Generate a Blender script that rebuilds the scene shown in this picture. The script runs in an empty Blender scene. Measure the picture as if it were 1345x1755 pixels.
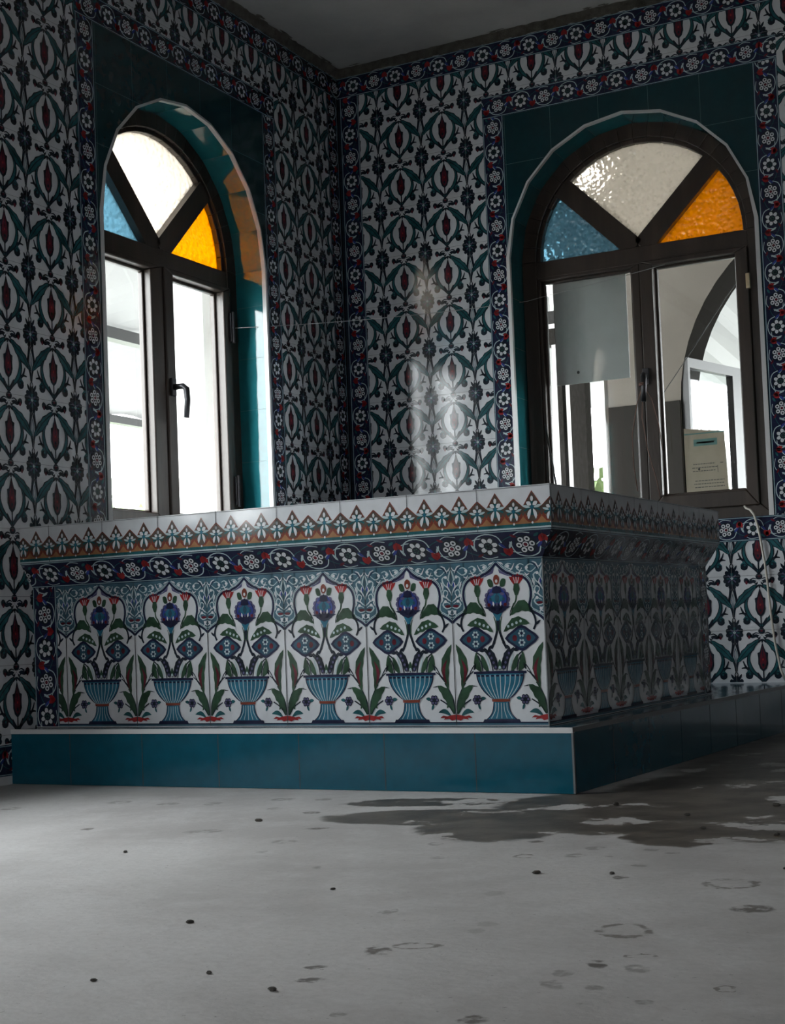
import bpy, math, random
import numpy as np
from mathutils import Vector, Matrix
from mathutils.geometry import tessellate_polygon
random.seed(7)
sc = bpy.context.scene
C = sc.collection
R = math.radians

# ------------------------------------------------------------------ camera
cam_d = bpy.data.cameras.new('camera')
cam_o = bpy.data.objects.new('camera', cam_d); C.objects.link(cam_o)
cam_d.sensor_fit = 'HORIZONTAL'; cam_d.sensor_width = 36.0
cam_d.lens = 36.0 * 2491.15 / 1345.0
cam_d.shift_y = (959.11 - 877.5) / 1345.0
cam_d.clip_start = 0.05; cam_d.clip_end = 300
yw, pt, rl = R(27.338), R(2.5733), R(-2.2271)
fw = Vector((-math.sin(yw)*math.cos(pt), math.cos(yw)*math.cos(pt), math.sin(pt)))
rt = Vector((math.cos(yw), math.sin(yw), 0)); up = rt.cross(fw)
cr = rt*math.cos(rl) + up*math.sin(rl); cu = -rt*math.sin(rl) + up*math.cos(rl)
cam_o.matrix_world = Matrix(((cr.x, cu.x, -fw.x, 2.9436), (cr.y, cu.y, -fw.y, -5.3468), (cr.z, cu.z, -fw.z, .4174), (0, 0, 0, 1)))
sc.camera = cam_o

# ------------------------------------------------------------------ light, world, exposure
w = bpy.data.worlds.new('sky'); sc.world = w; w.use_nodes = True
nt = w.node_tree; nt.nodes.clear()
wo = nt.nodes.new('ShaderNodeOutputWorld'); bg = nt.nodes.new('ShaderNodeBackground')
tc = nt.nodes.new('ShaderNodeTexCoord'); sx = nt.nodes.new('ShaderNodeSeparateXYZ')
rp = nt.nodes.new('ShaderNodeValToRGB')
rp.color_ramp.elements[0].position = 0.0; rp.color_ramp.elements[0].color = (.70, .71, .71, 1)
rp.color_ramp.elements[1].position = .8; rp.color_ramp.elements[1].color = (1.75, 1.78, 1.82, 1)
nt.links.new(tc.outputs['Generated'], sx.inputs[0]); nt.links.new(sx.outputs[2], rp.inputs[0])
nt.links.new(rp.outputs[0], bg.inputs[0]); bg.inputs[1].default_value = 1.0
nt.links.new(bg.outputs[0], wo.inputs[0])
sc.view_settings.view_transform = 'Standard'; sc.view_settings.look = 'None'
sc.view_settings.gamma = 1.0; sc.view_settings.use_curve_mapping = False
sc.view_settings.exposure = 4.56
cy = sc.cycles
cy.use_denoising = True
try: cy.denoiser = 'OPENIMAGEDENOISE'
except Exception: pass
cy.use_adaptive_sampling = True; cy.adaptive_threshold = 0.03
cy.max_bounces = 8; cy.diffuse_bounces = 5; cy.glossy_bounces = 4; cy.transmission_bounces = 8; cy.transparent_max_bounces = 12
cy.caustics_reflective = False; cy.caustics_refractive = False
cy.sample_clamp_indirect = 6.0

def portal(name, loc, rot, sx_, sy_):
    l = bpy.data.lights.new(name, 'AREA'); l.shape = 'RECTANGLE'; l.size = sx_; l.size_y = sy_
    l.cycles.is_portal = True
    o = bpy.data.objects.new(name, l); C.objects.link(o); o.location = loc; o.rotation_euler = rot

# ------------------------------------------------------------------ materials
M = {}
def new_mat(name):
    m = bpy.data.materials.new(name); m.use_nodes = True; M[name] = m
    return m, m.node_tree, m.node_tree.nodes['Principled BSDF']
def plain(name, col, rough=.5, metal=0., spec=.5):
    m, t, b = new_mat(name)
    b.inputs['Base Color'].default_value = (*col, 1); b.inputs['Roughness'].default_value = rough
    b.inputs['Metallic'].default_value = metal; b.inputs['Specular IOR Level'].default_value = spec
    return m
def glaze(name, col, rough=.12, bump=.05, var=.0, spec=.5, tilt=.016):
    """glazed ceramic: glossy, slightly wavy, hand-painted colour variation"""
    m, t, b = new_mat(name)
    N, L = t.nodes, t.links
    tcn = N.new('ShaderNodeTexCoord')
    n1 = N.new('ShaderNodeTexNoise'); n1.inputs['Scale'].default_value = 7; n1.inputs['Detail'].default_value = 2
    L.new(tcn.outputs['Object'], n1.inputs['Vector'])
    bp = N.new('ShaderNodeBump'); bp.inputs['Strength'].default_value = bump; bp.inputs['Distance'].default_value = .02
    # every tile is set a hair out of true
    def vm(op, a=None, b_=None):
        v = N.new('ShaderNodeVectorMath'); v.operation = op
        for i_, q in enumerate((a, b_)):
            if q is None: continue
            if isinstance(q, tuple): v.inputs[i_].default_value = q
            else: L.new(q, v.inputs[i_])
        return v
    sn = vm('SNAP', vm('SUBTRACT', tcn.outputs['Object'], (.187, .026, .148)).outputs[0], (.2, .2, .2))
    wn = N.new('ShaderNodeTexWhiteNoise'); L.new(sn.outputs[0], wn.inputs[0])
    tl_ = vm('MULTIPLY', vm('SUBTRACT', wn.outputs['Color'], (.5, .5, .5)).outputs[0], (tilt, tilt, tilt))
    ge = N.new('ShaderNodeNewGeometry'); nn = vm('NORMALIZE', vm('ADD', ge.outputs['Normal'], tl_.outputs[0]).outputs[0])
    L.new(nn.outputs[0], bp.inputs['Normal'])
    L.new(n1.outputs[0], bp.inputs['Height']); L.new(bp.outputs[0], b.inputs['Normal'])
    n2 = N.new('ShaderNodeTexNoise'); n2.inputs['Scale'].default_value = 28; n2.inputs['Detail'].default_value = 3
    L.new(tcn.outputs['Object'], n2.inputs['Vector'])
    mr = N.new('ShaderNodeMapRange'); mr.inputs[1].default_value = .3; mr.inputs[2].default_value = .7
    mr.inputs[3].default_value = 1 - var; mr.inputs[4].default_value = 1 + var
    L.new(n2.outputs[0], mr.inputs[0])
    mx = N.new('ShaderNodeMix'); mx.data_type = 'RGBA'; mx.blend_type = 'MULTIPLY'; mx.inputs[0].default_value = 1
    mx.inputs[6].default_value = (*col, 1); L.new(mr.outputs[0], mx.inputs[7])
    L.new(mx.outputs[2], b.inputs['Base Color'])
    b.inputs['Roughness'].default_value = rough; b.inputs['Specular IOR Level'].default_value = spec
    return m
glaze('white', (.57, .59, .62), var=.05)
glaze('navy', (.014, .017, .045), var=.3)
glaze('ink', (.012, .018, .028), var=.3)
glaze('teal', (.016, .085, .098), var=.4)
glaze('sage', (.03, .085, .065), var=.35)
glaze('green', (.026, .062, .036), var=.35)
glaze('red', (.27, .022, .024), var=.3)
glaze('maroon', (.095, .014, .024), var=.5)
glaze('turquoise', (.022, .125, .195), var=.25)
glaze('slate', (.024, .070, .110), var=.25)
glaze('cobalt', (.030, .050, .230), var=.3)
glaze('purple', (.085, .08, .165), var=.3)
glaze('spandrel', (.050, .115, .155), var=.2)
glaze('pale', (.40, .50, .53), var=.1)
glaze('umber', (.078, .060, .050), var=.25)
glaze('ochre', (.27, .135, .062), var=.25)
glaze('rust', (.17, .042, .028), var=.25)
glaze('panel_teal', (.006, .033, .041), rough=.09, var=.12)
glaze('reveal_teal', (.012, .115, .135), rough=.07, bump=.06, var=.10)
glaze('step_teal', (.002, .070, .110), rough=.12, var=.08)
glaze('grout_teal', (.05, .13, .14), rough=.6)
glaze('grout', (.16, .17, .18), rough=.7)
plain('grout_dark', (.03, .035, .04), .8)

def noisy(name, stops, scale, rough=.9, detail=6, bump=.3, stretch=(1, 1, 1), dist=.01, rv=None):
    m, t, b = new_mat(name); N, L = t.nodes, t.links
    tcn = N.new('ShaderNodeTexCoord'); mp = N.new('ShaderNodeMapping'); mp.inputs['Scale'].default_value = stretch
    L.new(tcn.outputs['Object'], mp.inputs[0])
    n = N.new('ShaderNodeTexNoise'); n.inputs['Scale'].default_value = scale; n.inputs['Detail'].default_value = detail
    n.inputs['Roughness'].default_value = .6
    L.new(mp.outputs[0], n.inputs['Vector'])
    r = N.new('ShaderNodeValToRGB'); e = r.color_ramp.elements
    e[0].position, e[0].color = stops[0][0], (*stops[0][1], 1); e[1].position, e[1].color = stops[-1][0], (*stops[-1][1], 1)
    for p, c in stops[1:-1]:
        q = e.new(p); q.color = (*c, 1)
    L.new(n.outputs[0], r.inputs[0]); L.new(r.outputs[0], b.inputs['Base Color'])
    n2 = N.new('ShaderNodeTexNoise'); n2.inputs['Scale'].default_value = scale*9; n2.inputs['Detail'].default_value = 4
    L.new(mp.outputs[0], n2.inputs['Vector'])
    bp = N.new('ShaderNodeBump'); bp.inputs['Strength'].default_value = bump; bp.inputs['Distance'].default_value = dist
    L.new(n2.outputs[0], bp.inputs['Height']); L.new(bp.outputs[0], b.inputs['Normal'])
    b.inputs['Roughness'].default_value = rough
    return m
STAINS = [(1.72, -2.854, 0.014, 0.022, 'd'), (1.798, -2.998, 0.019, 0.013, 'd'), (1.943, -2.946, 0.021, 0.022, 'r'), (2.03, -2.832, 0.02, 0.02, 'd'), (2.027, -2.919, 0.022, 0.022, 'd'), (2.134, -2.824, 0.015, 0.019, 'd'), (2.168, -2.99, 0.014, 0.012, 'd'), (2.03, -3.284, 0.016, 0.021, 's'), (2.111, -3.495, 0.016, 0.017, 's'), (2.114, -3.538, 0.011, 0.015, 's'), (2.169, -3.105, 0.014, 0.016, 'k'), (2.352, -3.114, 0.043, 0.042, 'r'), (2.428, -3.292, 0.032, 0.027, 'k'), (2.303, -3.479, 0.038, 0.047, 'r'), (2.331, -3.669, 0.012, 0.021, 'k'), (2.385, -3.678, 0.014, 0.023, 'd'), (2.367, -3.61, 0.023, 0.01, 'r'), (2.308, -3.727, 0.015, 0.017, 'd'), (2.317, -3.778, 0.015, 0.023, 'd'), (2.366, -3.776, 0.012, 0.013, 'd'), (2.435, -3.816, 0.009, 0.01, 'd'), (2.505, -3.735, 0.011, 0.015, 'r'), (2.374, -3.846, 0.004, 0.005, 'd'), (2.293, -3.94, 0.015, 0.019, 'k'), (2.078, -3.644, 0.028, 0.021, 'r'), (1.944, -3.448, 0.005, 0.015, 'd'), (1.898, -2.784, 0.016, 0.018, 'k'), (2.085, -2.912, 0.008, 0.009, 'd'), (2.184, -2.856, 0.013, 0.012, 'd'), (0.876, -2.834, 0.015, 0.02, 'k'), (0.63, -2.412, 0.033, 0.032, 'd'), (0.784, -2.421, 0.027, 0.025, 'd'), (0.901, -2.395, 0.023, 0.036, 'd'), (1.034, -2.287, 0.031, 0.031, 'd'), (1.14, -2.27, 0.023, 0.024, 'd'), (1.11, -2.45, 0.02, 0.022, 'd'), (1.238, -2.498, 0.025, 0.021, 'k'), (1.162, -2.808, 0.042, 0.027, 'd'), (1.41, -2.894, 0.029, 0.028, 'd'), (1.389, -2.717, 0.032, 0.017, 'k'), (1.632, -3.143, 0.011, 0.015, 'd'), (1.442, -3.016, 0.009, 0.015, 'd'), (0.422, -2.574, 0.028, 0.032, 'd'), (2.011, -3.788, 0.015, 0.012, 'k'), (2.037, -3.849, 0.019, 0.014, 'k'), (2.044, -3.686, 0.017, 0.023, 'k'), (1.935, -3.463, 0.013, 0.017, 'd'), (2.144, -3.968, 0.009, 0.013, 'd')]
def floor_material():
    """pale cement screed; damp patch, drips and dried rings are stains with outlines of their own"""
    m, t, b = new_mat('concrete'); N, L = t.nodes, t.links
    tcn = N.new('ShaderNodeTexCoord'); P = tcn.outputs['Object']
    def noise(scale, detail=4, vec=P, rough_=.55):
        n = N.new('ShaderNodeTexNoise'); n.inputs['Scale'].default_value = scale; n.inputs['Detail'].default_value = detail
        n.inputs['Roughness'].default_value = rough_; L.new(vec, n.inputs['Vector']); return n
    def vm(op, a, b_):
        v = N.new('ShaderNodeVectorMath'); v.operation = op
        for i_, q in enumerate((a, b_)):
            if isinstance(q, tuple): v.inputs[i_].default_value = q
            else: L.new(q, v.inputs[i_])
        return v.outputs[0]
    def mt(op, a, b_=0., c=None):
        v = N.new('ShaderNodeMath'); v.operation = op
        for i_, q in enumerate((a, b_)):
            if isinstance(q, (int, float)): v.inputs[i_].default_value = q
            else: L.new(q, v.inputs[i_])
        return v.outputs[0]
    def mrange(x, a, b_, c=0., d_=1.):
        v = N.new('ShaderNodeMapRange'); v.interpolation_type = 'SMOOTHSTEP'
        L.new(x, v.inputs[0])
        for k_, q in zip((1, 2, 3, 4), (a, b_, c, d_)): v.inputs[k_].default_value = q
        return v.outputs[0]
    def mix(fac, a, b_):
        v = N.new('ShaderNodeMix'); v.data_type = 'RGBA'
        if isinstance(fac, float): v.inputs[0].default_value = fac
        else: L.new(fac, v.inputs[0])
        for k_, q in ((6, a), (7, b_)):
            if isinstance(q, tuple): v.inputs[k_].default_value = (*q, 1)
            else: L.new(q, v.inputs[k_])
        return v.outputs[2]
    w1 = vm('MULTIPLY', vm('SUBTRACT', noise(14, 3).outputs['Color'], (.5, .5, .5)), (.07, .07, 0))
    w2 = vm('MULTIPLY', vm('SUBTRACT', noise(60, 3).outputs['Color'], (.5, .5, .5)), (.026, .026, 0))
    PW = vm('ADD', vm('ADD', P, w1), w2)
    PS = vm('ADD', P, vm('MULTIPLY', w1, (.35, .35, 0))); PS = vm('ADD', PS, vm('MULTIPLY', w2, (.7, .7, 0)))
    def ell(vec, x, y, rx, ry, rot):
        mp = N.new('ShaderNodeMapping'); mp.vector_type = 'TEXTURE'; L.new(vec, mp.inputs[0])
        mp.inputs['Location'].default_value = (x, y, 0); mp.inputs['Rotation'].default_value = (0, 0, rot); mp.inputs['Scale'].default_value = (rx, ry, 1)
        v = N.new('ShaderNodeVectorMath'); v.operation = 'LENGTH'; L.new(vm('MULTIPLY', mp.outputs[0], (1, 1, 0)), v.inputs[0]); return v.outputs['Value']
    masks = {'d': None, 's': None, 'k': None, 'r': None}
    for x, y, rx, ry, k in STAINS:
        l_ = ell(PS, x, y, rx, ry, .42)
        if k == 'r': q = mrange(mt('ABSOLUTE', mt('SUBTRACT', l_, .86)), .08, .22, 1., 0.)
        else: q = mrange(l_, .75, 1.12, 1., 0.)
        masks[k] = q if masks[k] is None else mt('MAXIMUM', masks[k], q)
    big = noise(1.7, 6, rough_=.6).outputs[0]; mid_ = noise(7, 6, rough_=.65).outputs[0]; fine = noise(70, 5).outputs[0]
    base_ = mix(mrange(big, .36, .64), (.395, .380, .370), (.535, .522, .512))
    base_ = mix(mt('MULTIPLY', mrange(mid_, .45, .68), .45), base_, (.60, .592, .585))
    base_ = mix(mt('MULTIPLY', mrange(fine, .40, .70), .22), base_, (.33, .318, .305))
    spk = mrange(noise(110, 2).outputs[0], .70, .74)
    brk = mrange(noise(45, 4).outputs[0], .36, .56)
    col = base_
    col = mix(mt('MULTIPLY', masks['s'], .38), col, (.24, .225, .21))
    col = mix(mt('MULTIPLY', mt('MULTIPLY', masks['d'], .62), brk), col, (.17, .155, .14))
    col = mix(mt('MULTIPLY', mt('MULTIPLY', masks['r'], .80), brk), col, (.12, .105, .085))
    col = mix(mt('MULTIPLY', mt('MULTIPLY', masks['k'], .85), brk), col, (.085, .072, .060))
    wet = None
    for x, y, rx, ry, ro in ((1.56, -2.50, .27, .13, .3), (1.74, -2.60, .17, .22, .3), (1.98, -2.46, .34, .22, .3), (2.24, -2.40, .26, .32, .4), (2.14, -2.66, .11, .13, .4), (1.85, -2.25, .25, .25, .3), (2.3, -1.9, .55, .55, 0), (2.6, -1.0, .95, 1.2, 0), (2.75, -2.2, .35, .3, 0), (1.42, -2.28, .2, .08, .3)):
        q = mrange(ell(PW, x, y, rx, ry, ro), .90, 1.03, 1., 0.)
        wet = q if wet is None else mt('MAXIMUM', wet, q)
    isl = mrange(noise(5.5, 5, PW, .6).outputs[0], .575, .61, 1., 0.)
    wet = mt('MULTIPLY', wet, isl)
    wcol = mix(mrange(noise(11, 6).outputs[0], .35, .65), (.042, .031, .023), (.115, .094, .075))
    col = mix(mt('MULTIPLY', wet, .92), col, wcol)
    col = mix(mt('MULTIPLY', spk, .5), col, (.10, .09, .08))
    L.new(col, b.inputs['Base Color'])
    rg = N.new('ShaderNodeMapRange'); L.new(wet, rg.inputs[0]); rg.inputs[3].default_value = .62; rg.inputs[4].default_value = .42; L.new(rg.outputs[0], b.inputs['Roughness'])
    bp = N.new('ShaderNodeBump'); bp.inputs['Strength'].default_value = .25; bp.inputs['Distance'].default_value = .006
    L.new(mt('ADD', mt('MULTIPLY', fine, .6), mid_), bp.inputs['Height']); L.new(bp.outputs[0], b.inputs['Normal'])
floor_material()
noisy('ceiling_paint', [(.3, (.33, .32, .31)), (.7, (.43, .415, .40))], 3, .9, 6, .1)
noisy('raw_plaster', [(.3, (.075, .068, .055)), (.7, (.17, .155, .13))], 30, .95, 6, .9, dist=.02)
noisy('wood', [(.3, (.017, .011, .008)), (.55, (.032, .020, .014)), (.75, (.058, .038, .028))], 14, .42, 6, .15, (1, 1, .08), .004)
noisy('wall_render', [(.3, (.145, .132, .118)), (.7, (.19, .175, .155))], 3, .9, 5, .2)
noisy('crumb', [(.3, (.03, .028, .025)), (.7, (.09, .08, .07))], 60, .95, 4, .5)
noisy('ground', [(.3, (.22, .22, .21)), (.7, (.30, .30, .285))], 2, .9, 5, .3)
noisy('foliage', [(.3, (.10, .16, .06)), (.7, (.30, .38, .18))], 6, .8, 5, .3)
noisy('grey_sheet', [(.25, (.50, .53, .51)), (.5, (.58, .58, .56)), (.75, (.63, .64, .62))], 6, .7, 4, .05)
noisy('paper', [(.3, (.55, .45, .33)), (.7, (.62, .52, .40))], 20, .8, 4, .05)
plain('white_trim', (.55, .56, .57), .28)
plain('metal_trim', (.16, .17, .175), .4, .2)
plain('steel_dark', (.05, .05, .055), .35, .8)
plain('brass', (.55, .45, .30), .35, .7)
plain('cable_white', (.55, .52, .46), .5)
plain('wire', (.42, .42, .42), .5)
plain('wire_dark', (.03, .03, .03), .5)
plain('cord', (.16, .09, .07), .8)
plain('aluminium', (.032, .032, .033), .45, .2)
plain('print_ink', (.17, .15, .13), .8)
plain('print_teal', (.20, .36, .33), .8)
plain('pillar_white', (.85, .85, .84), .8)
plain('dark_beam', (.010, .009, .008), .7)
plain('post_grey', (.026, .024, .022), 1., 0., .1)
noisy('beige_render', [(.3, (.145, .128, .110)), (.7, (.175, .157, .137))], 3, .9, 5, .2)
plain('soffit_shade', (.014, .013, .012), 1., 0., 0.)  # shade under the outer arch, put into a near-black colour
m, t, b = new_mat('canopy')
t.nodes.remove(b); N, L = t.nodes, t.links
d = N.new('ShaderNodeBsdfDiffuse'); d.inputs[0].default_value = (.15, .15, .148, 1)
tl = N.new('ShaderNodeBsdfTranslucent'); tl.inputs[0].default_value = (.016, .016, .0155, 1)
ad = N.new('ShaderNodeAddShader'); L.new(d.outputs[0], ad.inputs[0]); L.new(tl.outputs[0], ad.inputs[1])
L.new(ad.outputs[0], N['Material Output'].inputs[0])

def clear_glass(name):
    m, t, b = new_mat(name); t.nodes.remove(b); N, L = t.nodes, t.links
    tr = N.new('ShaderNodeBsdfTransparent'); tr.inputs[0].default_value = (.93, .95, .95, 1)
    gl = N.new('ShaderNodeBsdfGlossy'); gl.inputs['Roughness'].default_value = .02
    fr = N.new('ShaderNodeFresnel'); fr.inputs[0].default_value = 1.45
    ge = N.new('ShaderNodeNewGeometry'); iv = N.new('ShaderNodeMath'); iv.operation = 'SUBTRACT'; iv.inputs[0].default_value = 1; L.new(ge.outputs['Backfacing'], iv.inputs[1])
    mu = N.new('ShaderNodeMath'); mu.operation = 'MULTIPLY'; L.new(fr.outputs[0], mu.inputs[0]); L.new(iv.outputs[0], mu.inputs[1])
    mx = N.new('ShaderNodeMixShader'); L.new(mu.outputs[0], mx.inputs[0]); L.new(tr.outputs[0], mx.inputs[1]); L.new(gl.outputs[0], mx.inputs[2])
    L.new(mx.outputs[0], N['Material Output'].inputs[0])
clear_glass('glass')
def hammered(name, col, trans, scale=60):
    """cathedral glass: pebbled surface, blurred coloured transmission"""
    m, t, b = new_mat(name); t.nodes.remove(b); N, L = t.nodes, t.links
    tcn = N.new('ShaderNodeTexCoord')
    vo = N.new('ShaderNodeTexVoronoi'); vo.inputs['Scale'].default_value = scale; vo.feature = 'SMOOTH_F1'
    L.new(tcn.outputs['Object'], vo.inputs['Vector'])
    bp = N.new('ShaderNodeBump'); bp.inputs['Strength'].default_value = 1.0; bp.inputs['Distance'].default_value = .012
    L.new(vo.outputs['Distance'], bp.inputs['Height'])
    rf = N.new('ShaderNodeBsdfRefraction'); rf.inputs['Color'].default_value = (*col, 1); rf.inputs['Roughness'].default_value = .16; rf.inputs['IOR'].default_value = 1.12
    tl = N.new('ShaderNodeBsdfTranslucent'); tl.inputs[0].default_value = (*col, 1)
    gl = N.new('ShaderNodeBsdfGlossy'); gl.inputs['Roughness'].default_value = .1; gl.inputs[0].default_value = (.9, .9, .9, 1)
    for n in (rf, tl, gl): L.new(bp.outputs[0], n.inputs['Normal'])
    m1 = N.new('ShaderNodeMixShader'); m1.inputs[0].default_value = trans
    L.new(tl.outputs[0], m1.inputs[1]); L.new(rf.outputs[0], m1.inputs[2])
    m2 = N.new('ShaderNodeMixShader'); m2.inputs[0].default_value = .05
    L.new(m1.outputs[0], m2.inputs[1]); L.new(gl.outputs[0], m2.inputs[2])
    L.new(m2.outputs[0], N['Material Output'].inputs[0])
hammered('glass_white', (.66, .625, .57), .5)
hammered('glass_blue', (.19, .30, .35), .5)
hammered('glass_amber', (.75, .40, .006), .5)

# ------------------------------------------------------------------ mesh helpers
class MB:
    def __init__(s): s.v, s.f, s.m, s.names = [], [], [], []
    def mi(s, name):
        if name not in s.names: s.names.append(name)
        return s.names.index(name)
    def face(s, pts, mat):
        i = len(s.v); s.v.extend([tuple(p) for p in pts]); s.f.append(tuple(range(i, i+len(pts)))); s.m.append(s.mi(mat))
    def box(s, lo, hi, mat):
        x0, y0, z0 = lo; x1, y1, z1 = hi
        s.hexa([(x0, y0, z0), (x1, y0, z0), (x1, y1, z0), (x0, y1, z0), (x0, y0, z1), (x1, y0, z1), (x1, y1, z1), (x0, y1, z1)], mat)
    def hexa(s, p, mat):
        i = len(s.v); s.v.extend([tuple(q) for q in p]); k = s.mi(mat)
        for a in ((3, 2, 1, 0), (4, 5, 6, 7), (0, 1, 5, 4), (1, 2, 6, 5), (2, 3, 7, 6), (3, 0, 4, 7)):
            s.f.append(tuple(i+j for j in a)); s.m.append(k)
    def tube(s, pts, r, mat, n=8, flat=None):
        """round tube along pts"""
        P = [Vector(p) for p in pts]; k = s.mi(mat); base = len(s.v)
        prev = None
        for a, p in enumerate(P):
            d_ = (P[min(a+1, len(P)-1)] - P[max(a-1, 0)]).normalized()
            if prev is None: n1 = d_.orthogonal().normalized()
            else: n1 = (prev - d_*prev.dot(d_)).normalized()
            prev = n1; n2 = d_.cross(n1)
            rr = r[a] if isinstance(r, (list, tuple)) else r
            for j in range(n):
                an = 2*math.pi*j/n; s.v.append(tuple(p + n1*(rr*math.cos(an)) + n2*(rr*math.sin(an))))
        for a in range(len(P)-1):
            for j in range(n):
                s.f.append((base+a*n+j, base+a*n+(j+1) % n, base+(a+1)*n+(j+1) % n, base+(a+1)*n+j)); s.m.append(k)
        s.f.append(tuple(base+j for j in reversed(range(n)))); s.m.append(k)
        s.f.append(tuple(base+(len(P)-1)*n+j for j in range(n))); s.m.append(k)
    def obj(s, name, parent=None, smooth=False):
        me = bpy.data.meshes.new(name); me.from_pydata(s.v, [], s.f)
        for n in s.names: me.materials.append(M[n])
        me.polygons.foreach_set('material_index', s.m)
        if smooth: me.polygons.foreach_set('use_smooth', [True]*len(s.f))
        me.update(); o = bpy.data.objects.new(name, me); C.objects.link(o)
        if parent: o.parent = parent
        return o
def struct(o): o['kind'] = 'structure'; return o
def tag(o, label, cat, group=None):
    o['label'] = label; o['category'] = cat
    if group: o['group'] = group
    return o
def empty(name, loc=(0, 0, 0)):
    o = bpy.data.objects.new(name, None); C.objects.link(o); o.location = loc; o.empty_display_size = .1
    return o
def bevel(o, w_=.003, seg=2):
    m_ = o.modifiers.new('bevel', 'BEVEL'); m_.width = w_; m_.segments = seg; m_.limit_method = 'ANGLE'; m_.angle_limit = R(40)

class Surf:
    """flat surface: 2-D (s, t) plus height h out of it"""
    def __init__(s, O, S, T):
        s.O, s.S, s.T = Vector(O), Vector(S).normalized(), Vector(T).normalized(); s.N = s.S.cross(s.T)
    def __call__(s, a, b, h=0.): return s.O + s.S*a + s.T*b + s.N*h
WR = Surf((0, 0, 0), (1, 0, 0), (0, 0, 1))      # right-hand wall, s = x
WL = Surf((0, 0, 0), (0, 1, 0), (0, 0, 1))      # left-hand wall, s = y
LAY = .00022

# ------------------------------------------------------------------ 2-D drawing of the tile motifs
def clip_poly(pts, win):
    out = pts
    n = len(win)
    for i in range(n):
        ax, ay = win[i]; bx, by = win[(i+1) % n]
        ex, ey = bx-ax, by-ay
        inp, out = out, []
        if not inp: return out
        for k in range(len(inp)):
            p, q = inp[k-1], inp[k]
            dp = ex*(p[1]-ay) - ey*(p[0]-ax); dq = ex*(q[1]-ay) - ey*(q[0]-ax)
            if dp >= 0:
                if dq >= 0: out.append(q)
                else:
                    t_ = dp/(dp-dq); out.append((p[0]+(q[0]-p[0])*t_, p[1]+(q[1]-p[1])*t_))
            elif dq >= 0:
                t_ = dp/(dp-dq); out.append((p[0]+(q[0]-p[0])*t_, p[1]+(q[1]-p[1])*t_)); out.append(q)
    return out
def smooth(pts, n=4, closed=False):
    """Catmull-Rom"""
    P = list(pts); m_ = len(P); out = []
    rng = range(m_) if closed else range(m_-1)
    for i in rng:
        if closed: p0, p1, p2, p3 = P[i-1], P[i], P[(i+1) % m_], P[(i+2) % m_]
        else: p0, p1, p2, p3 = P[max(i-1, 0)], P[i], P[i+1], P[min(i+2, m_-1)]
        for k in range(n):
            t_ = k/n
            out.append(tuple(.5*((2*p1[j]) + (-p0[j]+p2[j])*t_ + (2*p0[j]-5*p1[j]+4*p2[j]-p3[j])*t_*t_ + (-p0[j]+3*p1[j]-3*p2[j]+p3[j])*t_**3) for j in (0, 1)))
    if not closed: out.append(tuple(P[-1]))
    return out
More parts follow.
